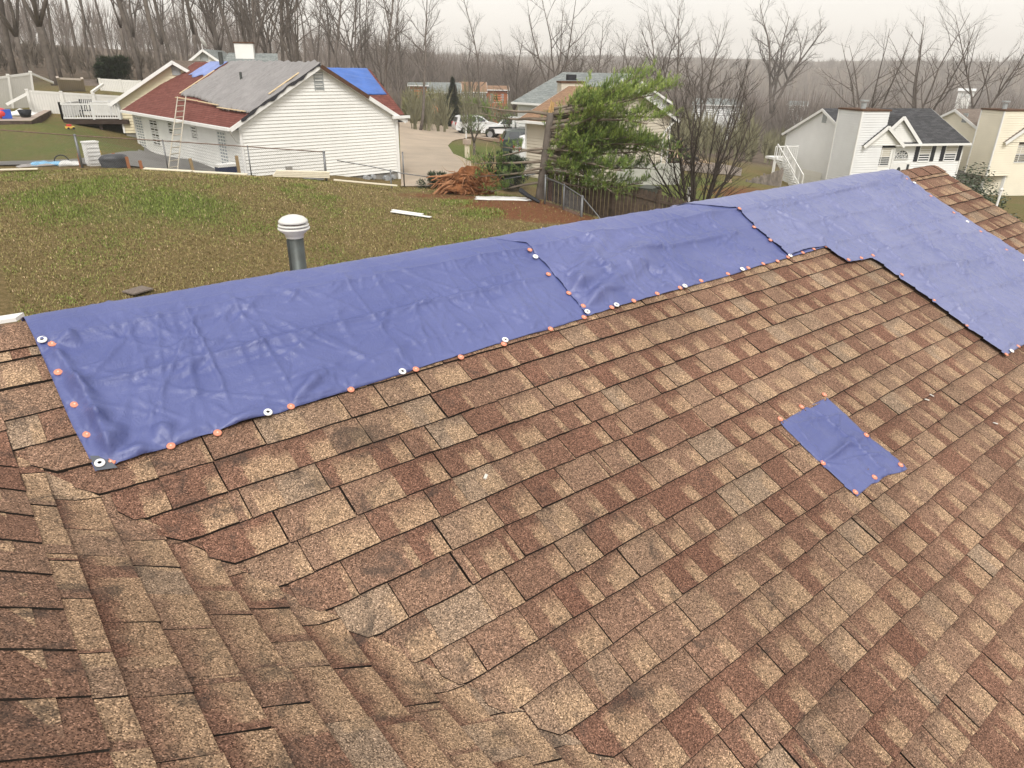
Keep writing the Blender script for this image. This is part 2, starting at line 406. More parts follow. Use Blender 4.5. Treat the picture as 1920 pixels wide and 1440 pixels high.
# sheathing under the shingles, hidden back slope, walls
EAV = .7055*K-EX*(nlo-1)                          # lowest course
zE = EAV*sT-K*cT; yE = EAV*cT+K*sT; yR = SR*cT+K*sT; zR = SR*sT-K*cT; yB = 2*yR-yE
mb = MB()
def slab(mb, q, t, mi=0):
    n = (q[1]-q[0]).cross(q[2]-q[0]).normalized(); 
    if n.z < 0: n = -n
    l = [p-n*t for p in q]; mb.face(q, mi); mb.face(l[::-1], mi)
    for i in range(len(q)): j = (i+1) % len(q); mb.face([q[i], l[i], l[j], q[j]], mi)
def f1(x, s, h): return Vector((x, s*cT+K*sT-h*sT, s*sT-K*cT+h*cT))
slab(mb, [f1(-2.6, .9*K, -.006), f1(-2.6, SR, -.006), f1(XR-.02, SR, -.006), f1(XR-.02, EAV, -.006), f1(xtip(EAV), EAV, -.006), f1(-.1, .9*K, -.006)], .02)
mb.build('sheathing', MUND, house)
mb = MB(); mb.use_uv = mb.use_c = True
q = [Vector((-2.6, yR+.02, zR-.004)), Vector((XR, yR+.02, zR-.004)), Vector((XR, yB, zE)), Vector((-2.6, yB, zE))]
mb.face(q, 0, [(0, 0), (1, 0), (1, 1), (0, 1)], (.4, .5, .5, 1)); q2 = [p-Vector((0, 0, .03)) for p in q]; mb.face(q2[::-1], 1)
mb.build('back_roof', [MG, ME], house)
# ------ siding generator: lap boards clipped to a convex outline
def clip(poly, axis, val, keep_above):
    out = []
    for i in range(len(poly)):
        a, b = poly[i], poly[(i+1) % len(poly)]; da = (a[axis]-val)*(1 if keep_above else -1); db = (b[axis]-val)*(1 if keep_above else -1)
        if da >= 0: out.append(a)
        if da*db < 0: t = da/(da-db); out.append((a[0]+(b[0]-a[0])*t, a[1]+(b[1]-a[1])*t))
    return out
def siding(mb, O, rd, outline, lap=.11, t=None, mi=0):
    """outline: (along, height) polygon on the wall through O along rd; outward = rd x up"""
    O = Vector(O); rd = Vector(rd).normalized(); nrm = rd.cross(Vector((0, 0, 1)))
    t = t or lap*.23
    z = min(p[1] for p in outline); top = max(p[1] for p in outline)
    W3 = lambda p, o: O+rd*p[0]+Vector((0, 0, p[1]))+nrm*o
    while z < top-1e-4:
        z1_ = min(z+lap, top); c = clip(clip(outline, 1, z, True), 1, z1_, False)
        if len(c) > 2:
            of = lambda p: t*(1-(p[1]-z)/lap)+.002
            mb.face([W3(p, of(p)) for p in c], mi)
            lo = sorted([p for p in c if abs(p[1]-z) < 1e-5])
            if len(lo) > 1: mb.face([W3(lo[0], .002), W3(lo[-1], .002), W3(lo[-1], t+.002), W3(lo[0], t+.002)], mi)
        z = z1_
MSW = flat('white_siding', (.66, .66, .625), .6, .3, .07, .7); MTR = flat('white_trim', (.74, .74, .72), .5, .35, .06, 2)
mb = MB(); xl, xr = -2.4, XR-.3; zg = -6.2
siding(mb, (xr, yE+.4, 0), (0, 1, 0), [(0, zg), (yB-yE-.8, zg), (yB-yE-.8, zE+.1), (yR-yE-.4, zR-.15), (0, zE+.1)])
siding(mb, (xl+2.5, yE+.4, 0), (1, 0, 0), [(0, zg), (xr-xl-2.5, zg), (xr-xl-2.5, zE+.12), (0, zE+.12)])
siding(mb, (xr, yB-.4, 0), (-1, 0, 0), [(0, zg), (xr-xl, zg), (xr-xl, zE+.12), (0, zE+.12)])
siding(mb, (xl, yB-.4, 0), (0, -1, 0), [(0, zg), (yB-yE-.8, zg), (yB-yE-.8, zE+.1), (yR-yE-.4, zR-.15), (0, zE+.1)])
ub = U0+EX2*25; xw = -D2*sP+ub*cP; zw = -D2*cP-ub*sP
siding(mb, (XC-1.9, -2.1, 0), (1, 0, 0), [(0, zg), (3.8, zg), (3.8, -2.45), (1.9, -1.3), (0, -2.45)])
siding(mb, (1.75, -2.1, 0), (0, 1, 0), [(0, zg), (yE+2.5, zg), (yE+2.5, -2.5), (0, -2.5)])
mb.build('wall', MSW, house)
mb = MB()
for s_ in (1,):
    mb.bar((XR-.01, yE, zE-.07), (XR-.01, yR, zR-.09), .03, .14); mb.bar((XR-.01, yB, zE-.07), (XR-.01, yR+.01, zR-.09), .03, .14)
mb.bar((xtip(EAV), yE-.02, zE-.08), (XR-.03, yE-.02, zE-.08), .03, .15)
mb.bar((-2.6, yB+.02, zE-.08), (XR-.03, yB+.02, zE-.08), .03, .15)
mb.build('fascia', MTR, house)
# mirrored half of the cross gable and its eave boards
mb = MB(); mb.use_uv = mb.use_c = True
a_, b_ = M2(UR, -2.4, -.004, True), M2(UR, yv(UR), -.004, True)
c_ = Vector((2*XC-xw, -2.4, zw)); d_ = Vector((2*XC-xw, 3, zw)); mb.face([a_, b_, d_, c_], 0, [(0, 0), (1, 0), (1, 1), (0, 1)], (.4, .5, .5, 1)); mb.build('cross_gable_roof', [MG, ME], house)
# plumbing vent behind the ridge
MGAL = flat('galvanised_pipe', (.065, .075, .072), .5, .4, .35, 9, .4, c2=(.05, .048, .042)); MCAPW = flat('white_cap', (.62, .61, .58), .42, .4, .1, 8)
MRUST = flat('rust_band', (.10, .045, .03), .8, .2, .3, 12)
vd = 3.95; vb = PDs(561, 512, vd); vt = PDs(549, 410, vd)
vx, vy = vb.x, vb.y; ztop = z_at(549, 402, vd); scl = vd/FPX
pr = 14.5*scl*1.0
pipe = MB(); pipe.tube([(vx, vy, zR-.9), (vx, vy, ztop-.115)], pr, 20)
pp = pipe.build('vent_pipe', MGAL, house, True)
sm = MB(); sm.box((vx-pr*.98, vy-pr*.1, (zR-.9+ztop-.13)/2), .012, .012, ztop-.13-zR+.9, R(45)); sm.build('pipe_seam', MGAL, pp)
capr = 27*scl
c_ = MB(); c_.lathe((vx, vy, ztop), [(0, 0), (capr*.35, -.004), (capr*.7, -.014), (capr*.92, -.03), (capr*.97, -.04), (capr*.9, -.043), (capr*.3, -.036)], 28)
c_.lathe((vx, vy, ztop-.052), [(capr*.55, .004), (capr*1.0, -.002), (capr*1.0, -.008), (capr*.6, -.006)], 28)
c_.lathe((vx, vy, ztop-.070), [(capr*.5, .008), (capr*1.04, 0), (capr*1.02, -.008), (pr*1.15, -.034), (pr*1.1, -.05), (pr*1.05, -.055)], 28)
c_.build('vent_cap', MCAPW, pp, True)
c_ = MB(); c_.lathe((vx, vy, ztop-.12), [(pr*.98, .02), (pr*1.06, .02), (pr*1.06, -.004), (pr*.98, -.004)], 24); c_.lathe((vx, vy, ztop-.045), [(capr*.72, .01), (capr*.72, -.03)], 24); c_.build('rust_band', MRUST, pp, True)

# ================================================================ TARPS
def tarp_mat(name, cbase, cfade, gl=.36):
    m, nt, b = newmat(name, gl, .55); b.inputs['Coat Weight'].default_value = .22; b.inputs['Coat Roughness'].default_value = .5; L = nt.links
    tc = N(nt, 'ShaderNodeTexCoord').outputs['Object']
    r = ramp(nt, [(.32, cbase), (.68, cfade)]); L.new(noise(nt, 1.6, 6, .62, tc, .3).outputs[0], r.inputs[0])
    sc = mapr(nt, noise(nt, 34, 5, .75, tc, .8).outputs[0], .69, .74)
    c = mixc(nt, mth(nt, 'MULTIPLY', sc, .30), r.outputs[0], (.42, .44, .56))
    L.new(c, b.inputs['Base Color']); L.new(mapr(nt, noise(nt, 5, 4, .6, tc).outputs[0], .3, .7, gl-.06, gl+.12), b.inputs['Roughness'])
    n2 = noise(nt, 1, 5, .6, None, 1.2)
    mp = N(nt, 'ShaderNodeMapping'); mp.inputs['Rotation'].default_value = (0, 0, .5); mp.inputs['Scale'].default_value = (9, 34, 20); L.new(tc, mp.inputs[0])
    n3 = noise(nt, 1, 4, .6, mp.outputs[0], 1.5); n4 = noise(nt, 26, 4, .65, tc, 2.2)
    h = mth(nt, 'ADD', mth(nt, 'MULTIPLY', n3.outputs[0], .7), n4.outputs[0]); bump(nt, b, h, .5, .007)
    return m
TM1 = tarp_mat('blue_tarp', (.064, .082, .232), (.098, .118, .285), .44)
TM2 = tarp_mat('half_sheen_blue_tarp', (.076, .094, .245), (.112, .130, .295), .44)  # base colour lightened partway to the right tarp's painted sky sheen
TM3 = tarp_mat('sheen_blue_tarp', (.122, .140, .285), (.168, .184, .335), .42)  # grazing sky sheen put into a lighter, greyer base colour
MNAIL = flat('orange_cap', (.66, .25, .16), .55, .4, .12, 60); MSTEEL = flat('nail_head', (.75, .55, .42), .4, .5, .1, 60)
MGROM = flat('grommet_white', (.85, .85, .84), .35, .5, .05, 60); MHOLE = flat('grommet_hole', (.01, .01, .012), .9, .05)
def seg_d(x, s, a, b):
    ax, as_ = a; bx, bs = b; dx, ds = bx-ax, bs-as_; L2 = dx*dx+ds*ds
    t = np.clip(((x-ax)*dx+(s-as_)*ds)/L2, 0, 1); px, ps = ax+t*dx, as_+t*ds
    return np.hypot(x-px, s-ps), t
def tarp(name, label, poly, nails, groms, folds, lines, mat, seed, base=.014, step=.0085, wrap=None, amp=1.0, tele=.45, flat_from=99, cw=1.):
    """poly in slope coordinates (x, s); beyond the ridge it wraps down the back slope"""
    P = [Vector(p) for p in poly]; B = []
    for i in range(len(P)):
        a, b = P[i], P[(i+1) % len(P)]; n = max(1, int((b-a).length/step)); rg = random.Random(seed*100+i)
        nv = Vector((-(b-a).y, (b-a).x)).normalized(); ph = [rg.random()*6 for _ in range(3)]
        for k in range(n):
            t = k/n; w = .003*math.sin(t*n*step*4+ph[0])+.0015*math.sin(t*n*step*11+ph[1]); B.append(a.lerp(b, t)+nv*w*min(1, 4*t, 4*(1-t)))
    nb = len(B); x0, x1 = min(p.x for p in P), max(p.x for p in P); s0, s1 = min(p.y for p in P), max(p.y for p in P)
    G = []
    gx, gs = np.arange(x0+step/2, x1, step), np.arange(s0+step/2, s1, step)
    X, S = np.meshgrid(gx, gs); X = X+(np.indices(X.shape)[0] % 2)*step/2
    X = X.ravel(); S = S.ravel(); Bx = np.array([b.x for b in B]); By = np.array([b.y for b in B])
    ins = np.zeros(len(X), bool); md = np.full(len(X), 9.)
    PX = np.array([p.x for p in P]); PY = np.array([p.y for p in P]); j = len(P)-1
    for i in range(len(P)):
        c = ((PY[i] > S) != (PY[j] > S)) & (X < (PX[j]-PX[i])*(S-PY[i])/(PY[j]-PY[i]+1e-12)+PX[i]); ins ^= c
        md = np.minimum(md, seg_d(X, S, (PX[i], PY[i]), (PX[j], PY[j]))[0]); j = i
    k = ins & (md > step*1.0); allp = B+[Vector((a, b)) for a, b in zip(X[k], S[k])]
    r = delaunay_2d_cdt(allp, [(i, (i+1) % nb) for i in range(nb)], [list(range(nb))], 1, 1e-5)
    vs, fs = r[0], r[2]
    x = np.array([v.x for v in vs]); s = np.array([v.y for v in vs])
    ed = np.full(len(x), 9.)
    for i in range(len(P)):
        a, b = P[i], P[(i+1) % len(P)]
        if min(a.y, b.y) > SR+.05 : continue
        ed = np.minimum(ed, seg_d(x, s, tuple(a), tuple(b))[0])
    nd = np.full(len(x), 9.)
    rad = np.zeros(len(x))
    for (a, b) in nails:
        d = np.hypot(x-a, s-b); nd = np.minimum(nd, d); an = np.arctan2(s-b, x-a); rg = random.Random(int(a*997+b*31)); ph = rg.random()*6; m = rg.choice((5, 6, 7))
        rad += .005*np.exp(-d/.10)*np.clip(d/.02, 0, 1)*np.cos(an*m+ph)
    pin = np.clip(nd/.10, 0, 1)**.8; pin = pin*(.25+.75*np.clip(ed/.06, 0, 1))
    e = EX; fr = ((s-(.7055*K)) % e)/e
    tele = tele*np.clip(.75+1.1*fbm(x*1.2, s*1.5, 2, seed+9), .15, 1.3); stp = (.007*(1-fr)+.004)*tele+.004*tele*np.exp(-((fr-.02)/.06)**2)
    tt = np.abs(s-SR); stp = np.where(tt < .15, .016, stp+.0)+.010*np.exp(-((tt-.155)/.02)**2)
    w = .012*amp*(fbm(x*1.3, s*2.2, 3, seed)+.25)
    rid = lambda fx, fs, rot, q, sd: (1-np.abs(fbm((x*math.cos(rot)+s*math.sin(rot))*fx, (-x*math.sin(rot)+s*math.cos(rot))*fs, 2, sd)))**q
    w += amp*(.007*rid(1.4, 6, .5, 14, seed+1)+.006*rid(1.6, 7, -.7, 14, seed+2)+.006*rid(1.2, 5, 1.4, 14, seed+3))
    w += .0006*fbm(x*22, s*22, 2, seed+6)
    w += .003*np.exp(-((ed-.032)/.006)**2)
    rg = random.Random(seed*7); area = max((x1-x0)*(min(s1, SR)-s0), .55)
    for q in range(int(area*105)):                # sharp straight creases with flat flanks
        cx, cs = rg.uniform(x0, x1), rg.uniform(s0, SR+.05); an = rg.choice((rg.gauss(.0, .12), rg.gauss(1.57, .15), rg.uniform(0, 3.14), rg.gauss(.75, .3), rg.gauss(2.2, .3))); l = rg.uniform(.05, .30) if rg.random() < .75 else rg.uniform(.3, 1.1); ax, as_ = cx-math.cos(an)*l/2, cs-math.sin(an)*l/2
        dx_, ds_ = math.cos(an), math.sin(an); t = ((x-ax)*dx_+(s-as_)*ds_)/l; d = (x-ax)*ds_-(s-as_)*dx_; d = d+.006*np.sin(t*5+q); wl, wr = rg.uniform(.010, .032)*cw, rg.uniform(.010, .032)*cw; am = cw*rg.uniform(.0025, .0098)*(1 if rg.random() < .75 else -.7)
        ok = (t > 0) & (t < 1); w = w+np.where(ok, am*amp*np.maximum(0, 1-np.where(d > 0, d/wl, -d/wr))*np.sin(np.pi*np.clip(t, 0, 1))**.6, 0)
    for (a, b, hh, ww) in folds:
        d, t = seg_d(x, s, a, b); wd_ = ww*(.35+1.3*np.sqrt(np.clip(t, 0, 1))); w += hh*np.exp(-(d/wd_)**2)*np.clip(t*9+.25, 0, 1)*np.clip((1-t)*3, 0, 1)
    for (a, b, hh, ww) in lines:
        d, t = seg_d(x+.008*np.sin(s*9), s+.01*np.sin(x*3), a, b); w += hh*np.exp(-d/ww)
    w = w*np.clip(np.abs(s-SR)/.16, .25, 1)*np.clip((flat_from-x)/.10, 0, 1)
    h = base+stp+np.maximum(w, -.004)*pin+rad
    mb = MB(); out = []
    for i in range(len(x)):
        if s[i] > SR-.35: out.append(MR(x[i], SR-s[i], h[i]))
        else: out.append(M1(x[i], s[i], h[i]))
    me = bpy.data.meshes.new(name); me.from_pydata([tuple(p) for p in out], [], [tuple(f) for f in fs]); me.materials.append(mat)
    me.polygons.foreach_set('use_smooth', [True]*len(me.polygons)); me.update()
    bm = bmesh.new(); bm.from_mesh(me); bmesh.ops.recalc_face_normals(bm, faces=bm.faces)
    if sum(f.normal.z for f in bm.faces) < 0: bmesh.ops.reverse_faces(bm, faces=bm.faces)
    bm.to_mesh(me); bm.free()
    root = thing(name, label, 'tarp', out[0])
    o = bpy.data.objects.new('sheet', me); col.objects.link(o); o.parent = root; o.location = -out[0]
    sol = o.modifiers.new('thickness', 'SOLIDIFY'); sol.thickness = .0012; sol.offset = -1
    def hat(a, b):
        i = int(np.argmin(np.hypot(x-a, s-b))); return h[i]
    def place(proto, a, b, dh):
        fnp = (lambda x_, s_, h_: MR(x_, SR-s_, h_)) if b > SR-.35 else M1
        p = fnp(a, b, hat(a, b)+dh if min(abs(a-x0), 1) < 90 else dh)
        t1 = (fnp(a+.02, b, .02)-fnp(a-.02, b, .02)).normalized(); t2 = (fnp(a, b+.02, .02)-fnp(a, b-.02, .02)).normalized(); n = t1.cross(t2).normalized()
        Mx = Matrix((t1, t2, n)).transposed().to_4x4() @ Matrix.Rotation(U(0, 6), 4, 'Z') @ Matrix.Rotation(U(-.05, .05), 4, 'X'); Mx.translation = p-out[0]
        c = proto[0].copy(); col.objects.link(c); c.parent = root; c.matrix_local = Mx
        for q in proto[1:]: k2 = q.copy(); col.objects.link(k2); k2.parent = c
    for a, b in nails: place(NAIL, a, b, .003)
    for a, b in groms: place(GROM, a, b, .009)
    return root
def proto_nail():
    m = MB(); m.lathe((0, 0, 0), [(0, .0028), (.0130, .0024), (.0148, .0012), (.0148, -.002)], 24); a = m.build('cap_nail', MNAIL, None, True)
    m = MB(); m.lathe((0, 0, .0032), [(0, .0012), (.0036, .0008), (.004, -.001)], 12); b = m.build('nail_head', MSTEEL, None, True); return a, b
def proto_grom():
    m = MB(); m.lathe((0, 0, 0), [(.0068, -.001), (.0068, .0035), (.010, .005), (.0155, .003), (.0168, -.001)], 28); a = m.build('grommet', MGROM, None, True)
    m = MB(); m.lathe((0, 0, .0006), [(0, 0), (.0078, 0)], 16); b = m.build('grommet_hole', MHOLE, None); return a, b
NAIL = proto_nail(); GROM = proto_grom()
Q = lambda L: [onroof(*p) for p in L]
RS = lambda l, h, w: [(onroof(*a), onroof(*b), h, w) for a, b in l]
xk = lambda v: v*K
back = SR+.33
nl = lambda: None
tarp('blue_tarp', 'leftmost blue tarp over the ridge, with orange nails down its left edge', 
     [(.070*K, back), (.070*K, SR), (.0858*K, .7515*K), (.6*K, .768*K), (1.158*K, .780*K), onroof(1110, 590), onroof(1062, 520), onroof(1020, 470), (1.30*K, SR), (1.30*K, back)],
     Q([(101, 656), (112, 708), (142, 765), (165, 820), (209, 872), (321, 842), (408, 817), (545, 768), (657, 736), (778, 699), (862, 676), (942, 652), (1030, 622), (1093, 599)]),
     Q([(83, 652), (189, 877), (502, 782), (753, 703), (944, 646)]),
     RS([((101, 656), (150, 640), ), ((101, 656), (165, 790)), ((209, 872), (165, 750)), ((209, 872), (300, 848)), ((545, 768), (610, 700)), ((408, 817), (520, 775)), ((209, 872), (225, 800)), ((142, 765), (175, 740)), ((165, 820), (190, 790)), ((321, 842), (300, 800))], .042, .024)
     + RS([((1030, 622), (940, 560)), ((657, 736), (760, 640)), ((321, 842), (400, 812))], .014, .04),
     RS([((160, 730), (490, 652)), ((480, 654), (800, 580)), ((790, 582), (1025, 525))], .022, .014)+RS([((114, 676), (152, 742)), ((150, 738), (182, 800)), ((180, 796), (204, 850))], .034, .020)+RS([((226, 858), (332, 826)), ((335, 824), (470, 786)), ((556, 760), (650, 728))], .026, .018)+RS([((105, 612), (560, 545)), ((560, 545), (1000, 452))], .010, .012)+RS([((440, 575), (560, 760)), ((640, 520), (760, 690)), ((830, 480), (960, 630)), ((300, 590), (300, 830)), ((520, 610), (700, 690)), ((720, 600), (800, 540)), ((880, 560), (960, 520))], .009, .009),
     TM1, 3, flat_from=1.17*K)
_t = [o for o in bpy.data.objects if o.name == 'blue_tarp'][0]
mb = MB(); _c = [onroof(*p) for p in ((170, 862), (181, 890), (222, 884), (203, 866), (188, 862))]; mb.face([M1(x_, s_, .0215)-_t.location for x_, s_ in _c][::-1]); mb.build('corner_patch', flat('corner_grey', (.10, .11, .13), .6, .3, .1, 20), _t)
tarp('blue_tarp', 'middle blue tarp along the ridge, with deep folds fanning from its lower left corner',
     [(1.10*K, back), (1.10*K, SR), onroof(985, 466), onroof(1030, 512), onroof(1058, 545), onroof(1080, 572), onroof(1100, 597), (1.6*K, .786*K), (2.34*K, .792*K), (2.36*K, SR), (2.36*K, back)],
     Q([(990, 480), (1026, 520), (1064, 555), (1091, 579), (1144, 582), (1185, 570), (1229, 556), (1272, 545), (1312, 531), (1362, 518), (1400, 507), (1428, 499), (1455, 494), (1474, 487), (1502, 478), (1522, 472), (1545, 467)]),
     Q([(1098, 591), (1001, 491), (1152, 579), (1280, 543), (1387, 512), (1477, 486)]),
     RS([((1064, 555), (1140, 430)), ((1091, 579), (1240, 470)), ((1064, 555), (1250, 445))], .050, .045)+RS([((1091, 579), (1150, 560)), ((990, 480), (960, 450)), ((1026, 520), (960, 500)), ((1545, 467), (1330, 400)), ((1410, 432), (1190, 480)), ((1380, 403), (1250, 415))], .020, .03),
     RS([((1050, 520), (1230, 478)), ((1225, 479), (1410, 436))], .020, .014)+RS([((1040, 455), (1200, 560)), ((1150, 435), (1320, 525)), ((1260, 412), (1440, 490)), ((960, 440), (1500, 365)), ((1090, 470), (1160, 400)), ((1300, 500), (1420, 470))], .010, .009),
     TM2, 9, base=.018, flat_from=2.02*K, cw=1.4)
tarp('blue_tarp', 'large blue tarp pale with sheen over the right ridge end, reaching far down the slope',
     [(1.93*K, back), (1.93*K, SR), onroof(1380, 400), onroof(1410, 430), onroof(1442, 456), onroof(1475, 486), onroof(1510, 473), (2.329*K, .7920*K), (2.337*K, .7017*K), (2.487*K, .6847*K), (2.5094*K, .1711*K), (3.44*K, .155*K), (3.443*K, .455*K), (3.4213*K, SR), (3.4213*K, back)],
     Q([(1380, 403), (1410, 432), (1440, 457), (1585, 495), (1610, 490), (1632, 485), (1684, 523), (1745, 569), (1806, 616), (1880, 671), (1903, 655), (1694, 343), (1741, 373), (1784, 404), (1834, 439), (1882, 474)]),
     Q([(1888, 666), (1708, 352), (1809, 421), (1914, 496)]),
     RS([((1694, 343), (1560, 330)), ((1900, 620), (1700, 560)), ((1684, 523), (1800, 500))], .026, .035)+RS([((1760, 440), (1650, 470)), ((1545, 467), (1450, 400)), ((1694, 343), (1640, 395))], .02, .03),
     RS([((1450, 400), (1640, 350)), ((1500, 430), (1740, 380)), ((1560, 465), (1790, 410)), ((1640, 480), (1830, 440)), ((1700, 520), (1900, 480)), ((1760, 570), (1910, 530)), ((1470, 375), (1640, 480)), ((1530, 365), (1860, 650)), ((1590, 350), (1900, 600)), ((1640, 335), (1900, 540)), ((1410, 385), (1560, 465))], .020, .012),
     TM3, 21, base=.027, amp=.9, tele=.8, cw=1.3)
tarp('tarp_patch', 'small blue tarp patch nailed to the open shingles, ragged at its lower edge',
     [onroof(1460, 796), onroof(1499, 773), onroof(1548, 749), onroof(1622, 816), onroof(1699, 881), onroof(1680, 890), onroof(1655, 897), onroof(1645, 906), onroof(1630, 911), onroof(1604, 934), onroof(1545, 880)],
     Q([(1460, 789), (1500, 766), (1542, 744), (1621, 819), (1540, 871), (1600, 926), (1636, 898), (1685, 875)]), [],
     RS([((1540, 871), (1590, 835)), ((1621, 819), (1570, 845)), ((1636, 898), (1670, 880))], .020, .02), RS([((1530, 775), (1660, 890)), ((1490, 800), (1600, 780)), ((1580, 870), (1680, 850)), ((1545, 868), (1580, 842)), ((1580, 842), (1625, 845))], .014, .008), TM1, 33, step=.007, base=.010, amp=1.3)
for o in NAIL+GROM: bpy.data.objects.remove(o)
# ================================================================ GROUND
def ground_mat():
    m, nt, b = newmat('ground', .95, .1); L = nt.links
    tc = N(nt, 'ShaderNodeTexCoord').outputs['Object']; at = N(nt, 'ShaderNodeAttribute', attribute_name='tab'); sp = N(nt, 'ShaderNodeSeparateColor'); L.new(at.outputs['Color'], sp.inputs[0])
    n1 = noise(nt, .35, 6, .62, tc, .4).outputs[0]; n2 = noise(nt, 2.2, 6, .7, tc).outputs[0]; n3 = noise(nt, 11, 5, .75, tc).outputs[0]; n4 = noise(nt, 45, 4, .8, tc).outputs[0]
    straw = ramp(nt, [(.28, (.095, .08, .032)), (.45, (.165, .125, .055)), (.6, (.235, .17, .083)), (.78, (.38, .28, .16))]); L.new(n3, straw.inputs[0])
    green = ramp(nt, [(.3, (.085, .10, .028)), (.7, (.165, .19, .06))]); L.new(n3, green.inputs[0])
    soil = ramp(nt, [(.3, (.13, .055, .028)), (.7, (.26, .12, .062))]); L.new(n3, soil.inputs[0])
    gm = mapr(nt, mth(nt, 'ADD', mth(nt, 'MULTIPLY', n2, .55), mth(nt, 'ADD', mth(nt, 'MULTIPLY', n1, .45), sp.outputs[0])), .68, 1.02)
    c = mixc(nt, gm, straw.outputs[0], green.outputs[0])
    sm_ = mapr(nt, mth(nt, 'ADD', mth(nt, 'MULTIPLY', n2, .8), sp.outputs[1]), .85, 1.15)
    c = mixc(nt, sm_, c, soil.outputs[0])
    wood = ramp(nt, [(.3, (.075, .055, .042)), (.7, (.19, .15, .12))]); L.new(n2, wood.inputs[0]); c = mixc(nt, sp.outputs[2], c, wood.outputs[0])
    mul = ramp(nt, [(.25, (.52, .52, .52)), (.75, (1.45, 1.45, 1.45))]); L.new(n4, mul.inputs[0]); c = mixc(nt, 1, c, mul.outputs[0], 'MULTIPLY')
    L.new(c, b.inputs['Base Color']); bump(nt, b, mth(nt, 'ADD', n3, n4), .9, .05); return m
nA, nR = 540, 236
aa = np.linspace(0, 2*math.pi, nA, endpoint=False); rr = np.exp(np.linspace(math.log(2.5), math.log(1450), nR))
AA, RR = np.meshgrid(aa, rr); gx = (RR*np.cos(AA)).ravel(); gy = (RR*np.sin(AA)).ravel(); gz = Tn(gx, gy)
i = np.arange(nR-1)[:, None]*nA+np.arange(nA)[None]; i2 = np.arange(nR-1)[:, None]*nA+((np.arange(nA)+1) % nA)[None]
F = np.stack([i, i2, i2+nA, i+nA], -1).reshape(-1, 4)
me = bpy.data.meshes.new('ground'); me.from_pydata(list(zip(gx.tolist(), gy.tolist(), gz.tolist())), [], F.tolist())
me.materials.append(ground_mat()); me.polygons.foreach_set('use_smooth', [True]*len(me.polygons))
rr_ = np.hypot(gx, gy)
GRN, SOI, WOO = [], [], []
def blob(pt, r): d = np.hypot(gx-pt.x, gy-pt.y)/r; return np.exp(-d*d)
green_a = .24*np.clip((rr_-32)/5, 0, 1)*1.1+.04
for (u, v, r, a) in ((100, 365, 1.2, .30), (185, 345, 1.5, .25), (300, 372, 1.3, .35), (370, 395, 1.6, .32), (130, 400, 1.0, .25), (860, 380, .8, .35), (905, 400, .9, .3), (200, 415, 1.2, .2), (60, 380, .8, .2), (160, 280, 4, .08), (90, 240, 6, .12),
                    (880, 285, 5, .5), (1180, 345, 4, .5), (1260, 345, 3, .45), (1215, 332, 3, .4), (1330, 372, 2.5, .3), (840, 215, 9, .25), (1030, 400, 2, .1), (1900, 385, 3, .05), (520, 480, 3.0, .08), (250, 520, 3, .08), (1070, 400, 1, .05)):
    green_a = green_a+a*blob(onT(u, v), r)
soil_a = np.zeros(len(gx))
for (u, v, r, a) in ((850, 368, 2.2, .55), (960, 385, 2.2, .75), (1010, 392, 2.0, .75), (760, 366, 1.6, .30), (1060, 402, 1.5, .6), (620, 352, 2.2, .22), (1420, 360, 5, .5), (1480, 352, 4, .3), (350, 325, 2, .2), (0, 350, 2.5, .12), (500, 336, 2, .22), (1380, 372, 4, .3)):
    soil_a = soil_a+a*blob(onT(u, v), r)
hd = np.arctan2(gy, gx)-AZ; wood_a = np.clip((rr_-58)/20, 0, 1)*.95
ca = me.color_attributes.new('tab', 'FLOAT_COLOR', 'POINT'); ca.data.foreach_set('color', np.stack([green_a, soil_a, wood_a, np.ones(len(gx))], -1).ravel())
me.update(); g = bpy.data.objects.new('ground', me); col.objects.link(g); tag(g, kind='structure')
def sheet(name, px, mat, dz=.05, step=.7, kind='structure', pts3=None):
    P = [Vector(p[:2]) for p in (pts3 or [onT(*p) for p in px])]; B = []
    for a, b in zip(P, P[1:]+P[:1]):
        n = max(1, int((b-a).length/step)); B += [a.lerp(b, k/n) for k in range(n)]
    nb = len(B); xs = np.arange(min(p.x for p in B)+step/2, max(p.x for p in B), step); ys = np.arange(min(p.y for p in B)+step/2, max(p.y for p in B), step)
    G = [Vector((a, b)) for a in xs for b in ys]
    r = delaunay_2d_cdt(B+G, [(k, (k+1) % nb) for k in range(nb)], [list(range(nb))], 1, 1e-4)
    X = np.array([p.x for p in r[0]]); Y = np.array([p.y for p in r[0]]); Z = Tn(X, Y)+dz
    me = bpy.data.meshes.new(name); me.from_pydata(list(zip(X.tolist(), Y.tolist(), Z.tolist())), [], [tuple(f) for f in r[2]]); me.materials.append(mat)
    bm = bmesh.new(); bm.from_mesh(me); bmesh.ops.recalc_face_normals(bm, faces=bm.faces)
    if sum(f.normal.z for f in bm.faces) < 0: bmesh.ops.reverse_faces(bm, faces=bm.faces)
    ex = bmesh.ops.extrude_face_region(bm, geom=list(bm.faces))
    for e_ in ex['geom']:
        if isinstance(e_, bmesh.types.BMVert): pass
    bmesh.ops.translate(bm, verts=[e_ for e_ in ex['geom'] if isinstance(e_, bmesh.types.BMVert)], vec=(0, 0, 0))
    bm.to_mesh(me); bm.free()
    o = bpy.data.objects.new(name, me); col.objects.link(o)
    return tag(o, kind=kind)
MCONC = flat('concrete', (.68, .58, .47), .85, .2, .12, .35, c2=(.60, .51, .41)); MPAT = flat('patio_concrete', (.34, .33, .315), .9, .2, .15, .8)
sheet('driveway', [(752, 352), (749, 228), (790, 229), (855, 240), (905, 252), (935, 262), (880, 258), (848, 266), (840, 275), (850, 290), (868, 298), (884, 306), (890, 330), (820, 352)], MCONC, .06, .8)
